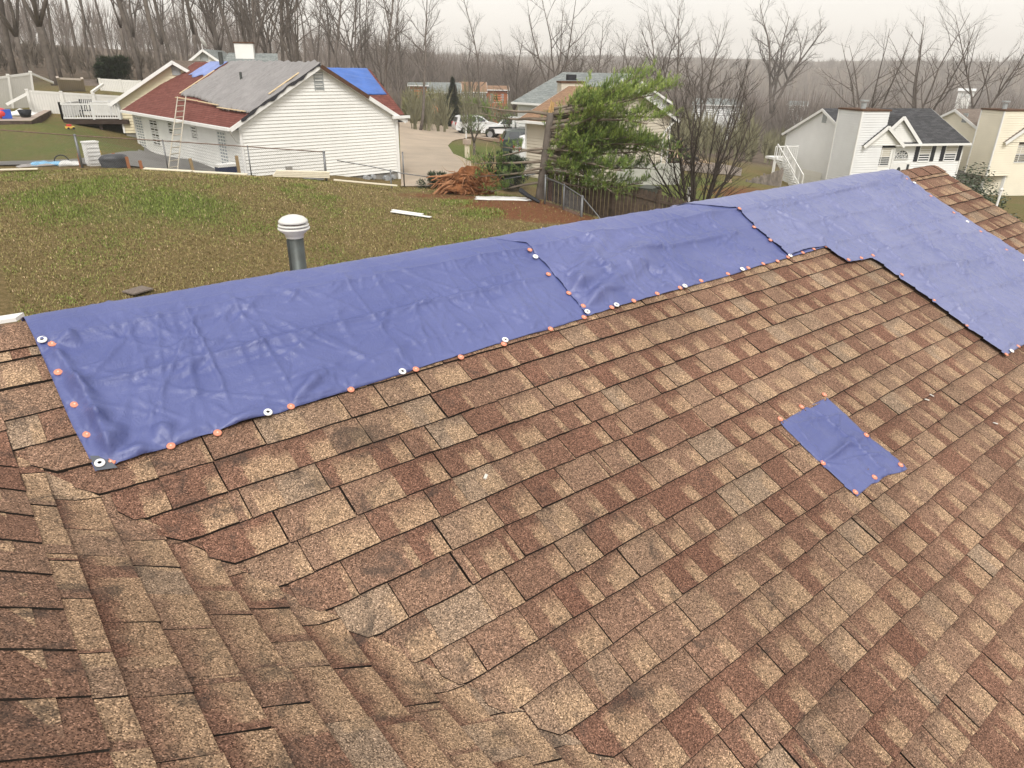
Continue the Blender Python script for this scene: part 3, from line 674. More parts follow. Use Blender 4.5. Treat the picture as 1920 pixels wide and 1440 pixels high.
sheet('road', [(1000, 256), (1040, 262), (1040, 285), (900, 262), (870, 255), (905, 249)], flat('gravel_drive', (.36, .26, .18), .9, .1, .2, 1), .05, 1)
def loc2(f, ab): return [f(a, b) for a, b in ab]
# ================================================================ houses
def brick_mat(name, c1, c2, c3, bw=.9, bh=.14, mortar=.03):
    m, nt, b = newmat(name, .92, .1); uv = N(nt, 'ShaderNodeUVMap').outputs[0]
    br = N(nt, 'ShaderNodeTexBrick'); br.inputs['Scale'].default_value = 1; br.inputs['Brick Width'].default_value = bw*.5; br.inputs['Row Height'].default_value = bh
    br.inputs['Mortar Size'].default_value = mortar*.35; br.inputs['Color1'].default_value = c4(c1); br.inputs['Color2'].default_value = c4(c2); br.inputs['Mortar'].default_value = c4(c3)
    nt.links.new(uv, br.inputs['Vector']); n = ramp(nt, [(.3, (.75, .75, .75)), (.7, (1.2, 1.2, 1.2))]); nt.links.new(noise(nt, 5, 6, .7).outputs[0], n.inputs[0])
    nt.links.new(mixc(nt, 1, br.outputs[0], n.outputs[0], 'MULTIPLY'), b.inputs['Base Color']); return m
RFRED = brick_mat('red_shingles', (.15, .055, .045), (.19, .075, .062), (.075, .025, .022))
RFBLK = brick_mat('charcoal_shingles', (.042, .043, .047), (.085, .086, .092), (.025, .025, .027))
RFTAN = brick_mat('tan_shingles', (.30, .19, .12), (.24, .15, .10), (.14, .09, .06)); RFBRN = brick_mat('brown_shingles', (.15, .115, .09), (.19, .15, .12), (.08, .06, .05))
RFGRY = brick_mat('grey_shingles', (.17, .19, .19), (.27, .29, .28), (.12, .13, .13)); RFDRT = brick_mat('weathered_shingles', (.16, .13, .11), (.2, .165, .14), (.1, .08, .07))
SCREAM = flat('cream_siding', (.68, .61, .44), .6, .25, .06, .7); SBEIGE = flat('beige_siding', (.56, .51, .42), .6, .25, .06, .7); SWHITE = flat('bright_siding', (.76, .76, .73), .55, .3, .06, .6); SGREY = flat('pale_grey_siding', (.69, .70, .70), .6, .25, .06, .6)
SYEL = flat('yellow_siding', (.76, .71, .58), .6, .25, .06, .6); FND = flat('foundation', (.27, .26, .24), .9, .15, .2, 1.5); MGL = flat('window_glass', (.035, .042, .05), .12, .7, .4, 1.5); MBLD = flat('blind', (.50, .47, .40), .7, .2, .08, 8)
MBLK = flat('black_shutter', (.018, .02, .026), .6, .3, .2, 4); MVENT = flat('vent_grey', (.33, .35, .35), .6, .2, .2, 10); MRAKE = flat('brown_rake', (.10, .055, .035), .8, .1, .3, 4); MDARK = flat('dark_void', (.02, .018, .016), .9, .1)
def roofpanel(mb, q, t=.06, mi=0):
    """q: eave-left, eave-right, ridge-right, ridge-left"""
    q = [Vector(p) for p in q]; n = (q[1]-q[0]).cross(q[3]-q[0]).normalized()
    if n.z < 0: n = -n
    w = (q[1]-q[0]).length; h = (q[3]-q[0]).length; o = (q[3]-q[0]).dot((q[1]-q[0]).normalized()); o2 = (q[2]-q[0]).dot((q[1]-q[0]).normalized())
    mb.face(q, mi, [(0, 0), (w, 0), (o2, h), (o, h)]); l = [p-n*t for p in q]; mb.face(l[::-1], mi+1)
    for i in range(4): j = (i+1) % 4; mb.face([q[i], l[i], l[j], q[j]], mi+1)
class HF:
    """house frame: a across the gable, b along the ridge, c height"""
    def __init__(s, O, a, b): s.O = Vector((O[0], O[1], 0)); s.a = Vector((*a[:2], 0)).normalized(); s.b = Vector((*b[:2], 0)).normalized()
    def p(s, a, b, c): return s.O+s.a*a+s.b*b+Vector((0, 0, c))
    def hit(s, u, v, axis='b', val=0.):          # pixel ray on a wall plane: returns the other coordinate and the height
        w = pdir(u, v); n = s.b if axis == 'b' else s.a; m = s.a if axis == 'b' else s.b
        t = (n.dot(s.O)+val)/n.dot(w); P = w*t; return m.dot(P-s.O), P.z
def window(par, O, f, wall, val, c0, c1, z0, z1_, out, rows=2, cols=1, blind=False, frame=MTR, name='window', glass=None):
    """rectangular sash window on wall plane; out = outward sign along the normal axis"""
    mb = MB(); Pf = (lambda c, z, o: f.p(c, val+out*o, z)) if wall == 'b' else (lambda c, z, o: f.p(val+out*o, c, z))
    if c1 < c0: c0, c1 = c1, c0
    if z1_ < z0: z0, z1_ = z1_, z0
    def bx(mb, ca, cb, za, zb, o0, o1):
        A = [Pf(c, z, o) for o in (o0, o1) for c, z in ((ca, za), (cb, za), (cb, zb), (ca, zb))]
        for q in ((0, 1, 2, 3), (4, 5, 6, 7), (0, 1, 5, 4), (1, 2, 6, 5), (2, 3, 7, 6), (3, 0, 4, 7)): mb.face([A[k] for k in q])
    t = .055
    bx(mb, c0-t, c0, z0-t, z1_+t, 0, .05); bx(mb, c1, c1+t, z0-t, z1_+t, 0, .05); bx(mb, c0, c1, z1_, z1_+t, 0, .05); bx(mb, c0, c1, z0-t, z0, 0, .06)
    for i in range(1, cols): c = c0+(c1-c0)*i/cols; bx(mb, c-.02, c+.02, z0, z1_, .03, .042)
    for i in range(1, rows): z = z0+(z1_-z0)*i/rows; bx(mb, c0, c1, z-.02, z+.02, .028, .045)
    def off(q): q.v = [tuple(Vector(v)-O) for v in q.v]; return q
    w = off(mb).build(name, frame, par); g = MB(); bx(g, c0, c1, z0, z1_, .018, .024); off(g).build('pane', glass or MGL, w)
    if blind: g = MB(); bx(g, c0+.02, c1-.02, z0+(z1_-z0)*.48, z1_-.01, .024, .028); off(g).build('blind', MBLD, w)
    return w
def gable_house(name, label, f, w, L, zg, ze, zr, sid, roof, oh=.35, fnd=0., lap=.13, rake=MTR, ends=(1, 1), eo=.4):
    """ridge along b at a = w/2; near gable at b = 0"""
    root = thing(name, label, 'house', f.p(0, 0, zg)); O = f.p(0, 0, zg)
    def bl(mb, nm, mt, par=root):
        mb.v = [tuple(Vector(v)-O) for v in mb.v] if par is root else mb.v; return mb.build(nm, mt, par)
    m = (zr-ze)/(w/2); zf = zg+fnd; mb = MB()
    gab = [(0, zf), (w, zf), (w, ze), (w/2, zr-.06), (0, ze)]
    siding(mb, f.p(0, 0, 0), f.a, gab, lap); siding(mb, f.p(w, L, 0), -f.a, gab, lap)
    siding(mb, f.p(0, L, 0), -f.b, [(0, zf), (L, zf), (L, ze), (0, ze)], lap); siding(mb, f.p(w, 0, 0), f.b, [(0, zf), (L, zf), (L, ze), (0, ze)], lap)
    bl(mb, 'wall', sid)
    if fnd > 0:
        mb = MB(); ins = .03
        A = [f.p(ins, ins, zg-.6), f.p(w-ins, ins, zg-.6), f.p(w-ins, L-ins, zg-.6), f.p(ins, L-ins, zg-.6)]; Bq = [p+Vector((0, 0, fnd+.61)) for p in A]
        for i in range(4): j = (i+1) % 4; mb.face([A[i], A[j], Bq[j], Bq[i]])
        bl(mb, 'foundation', FND)
    for a, b in ((0, 0), (w, 0), (0, L), (w, L)):
        mb = MB(); sa, sb = (-1 if a == 0 else 1), (-1 if b == 0 else 1); mb.bar(f.p(a+sa*.012, b+sb*.012, zf), f.p(a+sa*.012, b+sb*.012, ze-.02), .1, .1, upv=tuple(f.a)); bl(mb, 'corner_trim', MTR)
    for sgn in (0, 1):
        mb = MB(); mb.use_uv = True; A = lambda a: (a if sgn == 0 else w-a)
        q = [f.p(A(-eo), -oh, ze-eo*m+.05), f.p(A(-eo), L+oh, ze-eo*m+.05), f.p(A(w/2), L+oh, zr+.05), f.p(A(w/2), -oh, zr+.05)]
        if sgn: q = [q[1], q[0], q[3], q[2]]
        roofpanel(mb, q); bl(mb, 'roof', [roof, MRAKE if rake is MRAKE else MTR])
    for b in (-oh-.012, L+oh+.012):
        for s_ in (0, 1): mb = MB(); A = (lambda a: a if s_ == 0 else w-a); mb.bar(f.p(A(-eo), b, ze-eo*m-.05), f.p(A(w/2), b, zr-.05), .03, .17, upv=(0, 0, 1)); bl(mb, 'rake_board', rake)
    for s_ in (0, 1):
        a = -eo-.05 if s_ == 0 else w+eo+.05; mb = MB(); mb.bar(f.p(a, -oh, ze-eo*m-.02), f.p(a, L+oh, ze-eo*m-.02), .11, .12, upv=(0, 0, 1)); bl(mb, 'gutter', MTR)
    for a in ((-eo, 0), (w, w+eo)): mb = MB(); mb.face([f.p(a[0], -oh, ze-eo*m-.06), f.p(a[1], -oh, ze-eo*m-.06), f.p(a[1], L+oh, ze-eo*m-.06), f.p(a[0], L+oh, ze-eo*m-.06)]); bl(mb, 'soffit', MTR)
    return root, O, bl
def wd(a): return Vector((math.cos(AZ-a), math.sin(AZ-a), 0))
gD, eD = wd(R(46.55)), wd(R(46.55-90)); FD, SD = wd(R(76.34)), wd(R(76.34-90))
def part(root, O, nm, mt, mb, smooth=False): mb.v = [tuple(Vector(v)-O) for v in mb.v]; return mb.build(nm, mt, root, smooth)
def solo(name, label, cat, mb, mt, group=None, smooth=False, at=None):
    O = Vector(at) if at is not None else Vector(mb.v[0]); mb.v = [tuple(Vector(v)-O) for v in mb.v]
    o = mb.build(name, mt, None, smooth); o.location = O; return tag(o, label, cat, group)
# ---- storm damaged white house, gable end towards us
fL = HF(PDs(447, 226, 33), gD, eD); ZE, ZR_, ZG = -2.27, -.10, -5.5
hl, OL, blL = gable_house('white_house', 'white sided house with red shingles under a grey tarp and a ladder against it', fL, 7.83, 13.9, ZG, ZE, ZR_, SWHITE, RFRED, oh=.22, fnd=.55, lap=.14, eo=.5)
W8 = 7.83; mL = (ZR_-ZE)/(W8/2)
mb = MB(); c, z = fL.hit(597, 152, 'b', 0)
for k in range(9): mb.bar(fL.p(c-.19, -.03, z-.34+k*.085), fL.p(c+.19, -.03, z-.34+k*.085), .035, .03, upv=(0, 0, 1))
mb.bar(fL.p(c-.21, -.03, z-.38), fL.p(c-.21, -.03, z+.38), .03, .04, upv=(1, 0, 0)); mb.bar(fL.p(c+.21, -.03, z-.38), fL.p(c+.21, -.03, z+.38), .03, .04, upv=(1, 0, 0)); mb.face([fL.p(c-.2, -.016, z-.37), fL.p(c+.2, -.016, z-.37), fL.p(c+.2, -.016, z+.37), fL.p(c-.2, -.016, z+.37)])
blL(mb, 'gable_vent', MVENT)
for (u0, v0, u1, v1, r_, c_) in ((281, 225, 303, 272, 4, 2), (315, 227, 327, 251, 2, 1), (359, 236, 371, 259, 4, 1)):
    a0, z0 = fL.hit(u0, v0, 'a', 0); a1, z1_ = fL.hit(u1, v1, 'a', 0); window(hl, OL, fL, 'a', 0, a0, a1, z1_, z0, -1, r_, c_)
for (u0, v0, u1, v1) in ((253, 219, 278, 283), (408, 246, 432, 313)):
    a0, z0 = fL.hit(u0, v0, 'a', 0); a1, z1_ = fL.hit(u1, v1, 'a', 0); window(hl, OL, fL, 'a', 0, a0, a1, -4.9, z0, -1, 1, 3, name='glass_door', glass=flat('door_glass', (.38, .42, .44), .2, .6, .1, 2))
# gutter elbow, downspout, utility boxes
mb = MB(); mb.bar(fL.p(W8+.03, -.06, ZG-.1), fL.p(W8+.03, -.06, ZE-.15), .09, .13, upv=(1, 0, 0)); mb.bar(fL.p(W8+.03, -.06, ZE-.16), fL.p(W8+.45, -.1, ZE-.3), .08); blL(mb, 'downspout', MTR)
mb = MB(); mb.bar(fL.p(-.5, -.1, ZE-.35), fL.p(-.1, .3, ZE-.85), .035); blL(mb, 'downspout', MTR)
c, z = fL.hit(540, 318, 'b', 0); mb = MB(); M_ = Matrix.Translation(fL.p(c, -.12, z)) @ Matrix.Rotation(math.atan2(gD.y, gD.x), 4, 'Z'); mb.box(None, .26, .14, .3, M=M_); mb.bar(fL.p(c, -.08, z-.15), fL.p(c, -.08, ZG), .05); blL(mb, 'meter_box', FND)
MMET = flat('meter_metal', (.38, .40, .42), .5, .4, .3, 10, .3)
for u in (693, 730):
    c, z = fL.hit(u, 333, 'b', 0); mb = MB(); mb.tube([fL.p(c-.28, -.2, z), fL.p(c+.1, -.2, z), fL.p(c+.1, -.2, z-.5)], .045, 6); mb.tube([fL.p(c-.28, -.28, z), fL.p(c-.28, -.06, z)], .15, 10); mb.tube([fL.p(c+.1, -.3, z+.06), fL.p(c+.1, -.1, z+.06)], .10, 8); blL(mb, 'gas_meter', MMET)
# wing roof behind the gable, its own right end
mb = MB(); mb.use_uv = True; zw_ = -.28; bw_ = 2.9; e0 = ZE-.02
roofpanel(mb, [fL.p(4.6, .05, e0), fL.p(W8+.62, .05, e0), fL.p(W8+.62, bw_, zw_), fL.p(4.6, bw_, zw_)]); blL(mb, 'wing_roof', [RFRED, MRAKE])
mb = MB(); siding(mb, fL.p(W8+.3, .3, 0), fL.b, [(0, ZG), (5.2, ZG), (5.2, e0), (2.6, zw_-.1), (0, e0)], .13); blL(mb, 'wall', SWHITE)
mb = MB(); mb.bar(fL.p(W8-.3, -.28, e0-.08), fL.p(W8+.68, -.28, e0-.08), .1, .13, upv=(0, 0, 1)); blL(mb, 'gutter', MTR)
mb = MB(); mb.tube([fL.p(W8*.5-1.55, 4.6, ZR_-.9), fL.p(W8*.5-1.55, 4.6, ZR_-.35)], .06, 8); blL(mb, 'roof_vent', MGAL)
mb = MB(); mb.tube([fL.p(W8*.5-.25, 9.8, ZR_-.2), fL.p(W8*.5-.25, 9.8, ZR_+.55)], .12, 8); blL(mb, 'flue_pipe', MGAL)
# covers nailed over the damaged roof
def slopeL(a, b, h=0): return fL.p(a, b, ZE+(a)*mL+.06+h)
def cover(name, label, fn, A, B, nA, nB, mat, amp, seed, folds_b=True, cut=None):
    mb = MB(); P = {}
    for i in range(nA+1):
        for j in range(nB+1):
            a = A[0]+(A[1]-A[0])*i/nA; b = B[0]+(B[1]-B[0])*j/nB
            if cut: a, b = cut(a, b, i/nA, j/nB)
            h = .03+amp*abs(float(fbm(a*1.1+b*.35, b*3.4-a*.5, 3, seed)))+amp*.6*abs(float(vnoise(a*.6, b*6+a*1.5, seed+5)))
            if i in (0, nA) or j in (0, nB): h *= .4
            P[i, j] = fn(a, b, h)
    for i in range(nA):
        for j in range(nB): mb.face([P[i, j], P[i+1, j], P[i+1, j+1], P[i, j+1]])
    o = solo(name, label, 'tarp', mb, mat, smooth=False); bm = bmesh.new(); bm.from_mesh(o.data); bmesh.ops.remove_doubles(bm, verts=bm.verts, dist=1e-4); bm.to_mesh(o.data); bm.free()
    o.data.polygons.foreach_set('use_smooth', [True]*len(o.data.polygons)); s_ = o.modifiers.new('thickness', 'SOLIDIFY'); s_.thickness = .01; return o
MGT = flat('grey_tarp', (.225, .215, .215), .42, .45, .14, .9, bmp=.3); MBT = flat('bright_blue_tarp', (.06, .14, .42), .45, .4, .2, 1.2); MPB = flat('pale_blue_tarp', (.20, .26, .52), .5, .4, .2, 1.2)
cover('grey_tarp', 'wrinkled grey tarp covering the near part of the red shingle roof', slopeL, (.75, W8/2+.02), (-.25, 9.1), 44, 170, MGT, .17, 41, cut=lambda a, b, i, j: (a+.45*(1-j)*0+(.25 if j > .55 else -.35)*(1-i)*min(1, abs(j-.55)*4), b))
cover('blue_tarp', 'pale blue tarp at the far end of the red roof beside the grey tarp', slopeL, (W8/2-1.3, W8/2+.02), (9.6, 11.9), 14, 24, MPB, .06, 43, cut=lambda a, b, i, j: (a+.3*math.sin(j*9)*(1-i)*.4, b+.25*(1-i)))
cover('blue_tarp', 'bright blue tarp over the wing roof behind the white gable', lambda a, b, h=0: fL.p(a, b, e0+(b-.05)*(zw_-e0)/(bw_-.05)+.02+h), (4.6, W8+.45), (1.25, bw_+.02), 40, 24, MBT, .07, 45)
MLATH = flat('new_lath', (.62, .49, .31), .7, .2, .12, 6)
for (a0, b0, a1, b1, lb) in ((.70, 8.9, .62, 5.9, 'pale wood batten along the lower edge of the grey tarp, left of the ladder'), (.60, 5.7, .50, 3.2, 'pale wood batten along the lower edge of the grey tarp, right of the ladder'), (.36, 2.9, .32, .0, 'pale wood batten at the lowest corner of the grey tarp'),
                             (1.0, 9.15, 2.95, 9.15, 'pale wood batten up the far edge of the grey tarp'), (1.5, .05, 3.0, .05, 'pale wood batten up the near rake of the grey tarp')):
    mb = MB(); mb.bar(slopeL(a0, b0, .14), slopeL(a1, b1, .14), .10, .03); solo('wood_batten', lb, 'batten', mb, MLATH)
# rag of dark underlay along the near rake
mb = MB(); N_ = 40
for k in range(N_):
    a, a2 = W8/2*k/N_, W8/2*(k+1)/N_; d = lambda q: .10+.05*math.sin(q*5)+.03*math.sin(q*13)
    mb.face([slopeL(a, -.26, .03), slopeL(a2, -.26, .03), slopeL(a2, -.28, .03-d(a2)), slopeL(a, -.28, .03-d(a))])
blL(mb, 'torn_underlay', flat('black_felt', (.03, .03, .035), .7, .2, .2, 5))
mb = MB(); mr = lambda a: ZE+(W8-a)*mL
mb.bar(fL.p(W8/2, -.28, mr(W8/2)-.04), fL.p(W8*.80, -.28, mr(W8*.80)-.04), .035, .16, upv=(0, 0, 1)); blL(mb, 'bare_rake', MRAKE)
# ---- ladder
MALU = flat('ladder_aluminium', (.46, .42, .34), .5, .4, .15, 4, .3)
bT, zT = fL.hit(340, 222, 'a', -.5); top = fL.p(-.35, bT-.1, ZE+.75); bot = fL.p(-1.75, bT+.55, 0); bot.z = T(bot.x, bot.y)
bot = PDs(324, 321, 32.0); 
lad = thing('ladder', 'aluminium extension ladder leaning on the gutter of the white house', 'ladder', bot)
d_ = (top-bot); side = (Vector((eD.x, eD.y, 0))*.5+Vector((gD.x, gD.y, 0))).normalized()*.25
for s_ in (-1, 1): mb = MB(); mb.bar(side*s_, d_+side*s_, .07, .04, upv=tuple(gD)); mb.build('rail', MALU, lad)
for k in range(12): mb = MB(); mb.tube([d_*((k+.6)/12.2)-side, d_*((k+.6)/12.2)+side], .024, 6); mb.build('rung', MALU, lad)
ang = math.atan2(gD.y, gD.x)
# ---- beige house with a deck, behind
aB, bB_ = wd(R(78)), wd(R(-12)); angB = math.atan2(aB.y, aB.x)
fB = HF(PDs(222, 188, 47.5), aB, bB_); zb = T(fB.O.x, fB.O.y)
zeB = z_at(222, 186, 47.5); aR, zpk = fB.hit(325, 115, 'b', 0); zpk = z_at(325, 115, (fB.p(aR, 0, 0)).length)
hb, OB, blB = gable_house('cream_house', 'cream sided house with a white railed deck behind the red roof', fB, 2*aR, 9, -4.9, zeB, zpk, SCREAM, RFBRN, fnd=1.1, lap=.16)
c, z = fB.hit(330, 130, 'b', 0); mb = MB(); M_ = Matrix.Translation(fB.p(c, -.03, z)) @ Matrix.Rotation(angB, 4, 'Z'); mb.box(None, .45, .06, .6, M=M_); blB(mb, 'gable_vent', MVENT)
a0, z0 = fB.hit(238, 254, 'b', 0); window(hb, OB, fB, 'b', 0, a0, a0+.7, z0-.9, z0-.2, -1, 2, 1)
mb = MB(); dz = z_at(230, 229, 47); x0, x1 = -3.0, .35
mb.box(None, x1-x0, 3.2, .25, M=Matrix.Translation(fB.p((x0+x1)/2, 1.4, dz)) @ Matrix.Rotation(angB, 4, 'Z')); blB(mb, 'deck_floor', flat('dark_deck', (.05, .035, .028), .8, .2))
MRAIL = flat('white_rail', (.66, .66, .64), .5, .3, .08, 4)
mb = MB(); hr = .8
for s_, e_ in (((x0, -.2), (x1-.4, -.2)), ((x0, -.2), (x0, 3)), ((x0, 3), (-.1, 3))):
    A, B_ = fB.p(*s_, dz+.12), fB.p(*e_, dz+.12); L_ = (B_-A).length
    for zz in (.08, hr): mb.bar(A+Vector((0, 0, zz)), B_+Vector((0, 0, zz)), .06, .07)
    for k in range(int(L_/.13)+1): p = A.lerp(B_, k*.13/L_); mb.bar(p+Vector((0, 0, .08)), p+Vector((0, 0, hr)), .035)
    for k in range(int(L_/1.6)+2): p = A.lerp(B_, min(1, k*1.6/L_)); mb.bar(p, p+Vector((0, 0, hr+.1)), .1)
blB(mb, 'deck_railing', MRAIL)
for px_, py_ in ((x0+.2, 0), (x0+1.8, 0), (x0+.2, 2.8), (x0+2, 2.8)): mb = MB(); mb.bar(fB.p(px_, py_, -5.2), fB.p(px_, py_, dz), .14); blB(mb, 'deck_post', flat('dark_deck', (.05, .035, .028), .8, .2))
# chair on the deck
cr = thing('patio_chair', 'dark slatted patio chair standing on the white railed deck', 'chair', fB.p(-2.0, .8, dz+.13)); ang = angB
cr.rotation_euler = (0, 0, ang); mb = MB(); [mb.bar((-.27+.09*k, 0, .42), (-.3+.1*k, .12, 1.0), .04, .02) for k in range(7)]; mb.build('backrest', MBLK, cr)
mb = MB(); mb.box((0, -.22, .42), .55, .48, .05); mb.build('seat', MBLK, cr)
for sx in (-.25, .25):
    for sy in (-.42, 0): mb = MB(); mb.bar((sx, sy, 0), (sx, sy, .42), .04); mb.build('leg', MBLK, cr)
# ---- white house with a dish, further back
fD = HF(PDs(338, 130, 66), aB, bB_); aR, _z = fD.hit(381, 93, 'b', 0); zpk = z_at(381, 93, fD.p(aR, 0, 0).length)
hd, OD, blD = gable_house('white_house', 'white gabled house with satellite dish and white chimney, farthest back on the left', fD, 2*aR, 9, -5, z_at(334, 129, 66), zpk, SWHITE, RFGRY, lap=.2)
c, z = fD.hit(382, 104, 'b', 0); mb = MB(); mb.box(None, .6, .06, .75, M=Matrix.Translation(fD.p(c, -.03, z)) @ Matrix.Rotation(angB, 4, 'Z')); blD(mb, 'gable_vent', MVENT)
mb = MB(); ch = fD.p(aR+2.6, 4, 0); zc = z_at(436, 81, ch.length); mb.box(None, 1.5, .9, 3.2, M=Matrix.Translation(Vector((ch.x, ch.y, zc-1.6))) @ Matrix.Rotation(angB, 4, 'Z')); cc = blD(mb, 'chimney', SWHITE)
mb = MB(); mb.box(None, 1.62, 1.0, .12, M=Matrix.Translation(Vector((ch.x, ch.y, zc+.05))-OD) @ Matrix.Rotation(angB, 4, 'Z')); mb.build('chimney_cap', MRAKE, cc)
mb = MB(); mb.use_uv = True; r0 = fD.p(aR+1.2, 4.4, z_at(415, 99, 72)); r1 = fD.p(aR+5.2, 4.4, r0.z); roofpanel(mb, [fD.p(aR+.6, 1.6, r0.z-1.5), fD.p(aR+5.4, 1.6, r0.z-1.5), r1, r0]); blD(mb, 'wing_roof', [RFGRY, MTR])
mb = MB(); siding(mb, fD.p(aR+.6, 1.9, 0), fD.a, [(0, -5), (4.6, -5), (4.6, r0.z-1.5), (0, r0.z-1.5)], .2); blD(mb, 'wall', SWHITE)
mb = MB(); dp = PDs(378, 82, 65.5); mb.lathe((0, 0, 0), [(0, .10), (.2, .13), (.42, .2), (.42, .18), (.2, .11), (0, .08)], 18, M=Matrix.Rotation(R(62), 4, 'Y') @ Matrix.Rotation(0, 4, 'X')); mb.tube([(0, 0, 0), (0, 0, -.75)], .035, 6)
mb.v = [tuple(Vector(v)+dp) for v in mb.v]; blD(mb, 'satellite_dish', MTR)
# ---- white house on the right (bay, fan window, chimney)

def right_house(name, label, P0, LF, DR, zg, ze, zr, sid, roof, lap=.15):
    f = HF(Vector((P0.x, P0.y, 0))+SD*DR, -SD, FD)      # a: back to front, b: along the facade
    root, O, bl = gable_house(name, label, f, DR, LF, zg, ze, zr, sid, roof, oh=.22, lap=lap, eo=.35)
    return root, O, bl, f
def chimney_at(f, bl, root, O, u0, u1, vtop, off, sid, zbot, depth=.75):
    a0, _ = f.hit(u0, 300, 'b', -off); a1, _ = f.hit(u1, 300, 'b', -off); 
    if a0 > a1: a0, a1 = a1, a0
    c = f.p((a0+a1)/2, -off, 0); zt = z_at((u0+u1)/2, vtop, c.length); mb = MB(); w = a1-a0
    q = [f.p(a0, -off, 0), f.p(a1, -off, 0), f.p(a1, .0, 0), f.p(a0, .0, 0)]
    siding(mb, f.p(a0, -off, 0), f.a, [(0, zbot), (w, zbot), (w, zt), (0, zt)], .15); siding(mb, f.p(a1, -off, 0), f.b, [(0, zbot), (off+1.2, zbot), (off+1.2, zt), (0, zt)], .15)
    siding(mb, f.p(a0, 1.2, 0), -f.b, [(0, zbot), (off+1.2, zbot), (off+1.2, zt), (0, zt)], .15); siding(mb, f.p(a1, 1.2, 0), -f.a, [(0, zbot), (w, zbot), (w, zt), (0, zt)], .15)
    mb.face([f.p(a0, -off, zbot), f.p(a1, -off, zbot), f.p(a1, 0, zbot), f.p(a0, 0, zbot)])
    ch = bl(mb, 'chimney', sid)
    for a, b in ((a0, -off), (a1, -off)): mb = MB(); mb.bar(f.p(a, b-.01, zbot), f.p(a, b-.01, zt), .09, .09, upv=tuple(f.a)); mb.v = [tuple(Vector(v)-O) for v in mb.v]; mb.build('corner_trim', MTR, ch)
    an = math.atan2(f.a.y, f.a.x); mb = MB(); mb.box(None, w+.16, off+1.36, .1, M=Matrix.Translation(f.p((a0+a1)/2, (1.2-off)/2, zt+.05)-O) @ Matrix.Rotation(an, 4, 'Z')); mb.build('chimney_cap', MRAKE, ch)
    mb = MB(); cc = f.p((a0+a1)/2, .1, zt+.1)-O; mb.tube([cc, cc+Vector((0, 0, .35))], .16, 10); mb.tube([cc+Vector((0, 0, .42)), cc+Vector((0, 0, .5))], .26, 10); mb.build('flue_cap', MVENT, ch)
hr_, OR_, blR, fR = right_house('white_house', 'white house with charcoal roof, black shutters and a fan window over the door', PDs(1607, 265, 52), 8.3, 7.6, -8.2, -4.22, -2.45, flat('pale_white_siding', (.75, .755, .745), .6, .25, .05, .7), RFBLK)
chimney_at(fR, blR, hr_, OR_, 1556, 1599, 206, .75, SGREY, -7.0)
c, z = fR.hit(1547, 221, 'b', 0); mb = MB(); an_ = math.atan2(fR.a.y, fR.a.x); mb.box(None, .42, .05, .62, M=Matrix.Translation(fR.p(c, -.03, z)) @ Matrix.Rotation(an_, 4, 'Z')); blR(mb, 'gable_vent', MVENT)
c0, zt = fR.hit(1506, 316, 'b', 0); c1, _ = fR.hit(1543, 322, 'b', 0); mb = MB()
q = [(c0, -8.15), (c1, -8.15), (c1, zt), (c0, zt)]; mb.face([fR.p(a, -.05, z) for a, z in q])
for k in range(1, 5): mb.bar(fR.p(c0, -.055, -8.15+k*(zt+8.15)/5), fR.p(c1, -.055, -8.15+k*(zt+8.15)/5), .02, .02)
blR(mb, 'side_door', flat('door_cream', (.74, .73, .68), .5, .3, .03, 2))
mb = MB(); c, z = fR.hit(1588, 326, 'b', 0); 
for k in (0, .5, .9): mb.box(None, .3, .15, .42, M=Matrix.Translation(fR.p(c-.2+k, -.1, z)) @ Matrix.Rotation(an_, 4, 'Z')); mb.bar(fR.p(c-.2+k, -.06, z-.2), fR.p(c-.2+k, -.06, z-1.2), .05)
blR(mb, 'meter_box', MMET)
DRr = 7.6
def fan_gable(f, bl, DR, ze, uL, uR, uP, vP, off, sid, roofm, mslope, tri=True):
    bL, _ = f.hit(uL, 265, 'a', DR+off); bR, _ = f.hit(uR, 265, 'a', DR+off); bP = (bL+bR)/2; _, zP = f.hit(uP, vP, 'a', DR+off)
    mb = MB()
    siding(mb, f.p(DR+off, bL, 0), f.b, [(0, ze-.02), (bR-bL, ze-.02), (bP-bL, zP-.1)], .13); bl(mb, 'gable_wall', sid)
    mb = MB(); mb.bar(f.p(DR+off+.22, bL-.15, ze-.1), f.p(DR+off+.22, bP, zP), .04, .2, upv=(0, 0, 1)); bl(mb, 'rake_board', MTR); mb = MB(); mb.bar(f.p(DR+off+.22, bR+.15, ze-.1), f.p(DR+off+.22, bP, zP+.004), .04, .2, upv=(0, 0, 1)); bl(mb, 'rake_board', MTR)
    back = (zP-ze)/mslope
    for s_ in (bL-.15, bR+.15):
        mb = MB(); mb.use_uv = True; q = [f.p(DR+off+.2, s_, ze-.02), f.p(DR-.1, s_, ze-.02), f.p(DR-back, bP, zP+.09), f.p(DR+off+.2, bP, zP+.09)]; roofpanel(mb, q, .05); bl(mb, 'gable_roof', [roofm, MTR])
    return bL, bR, bP, zP
mR = (4.22-2.45)/3.8
fan_gable(fR, blR, DRr, -4.28, 1640, 1720, 1679, 220, .15, SWHITE, RFBLK, mR)
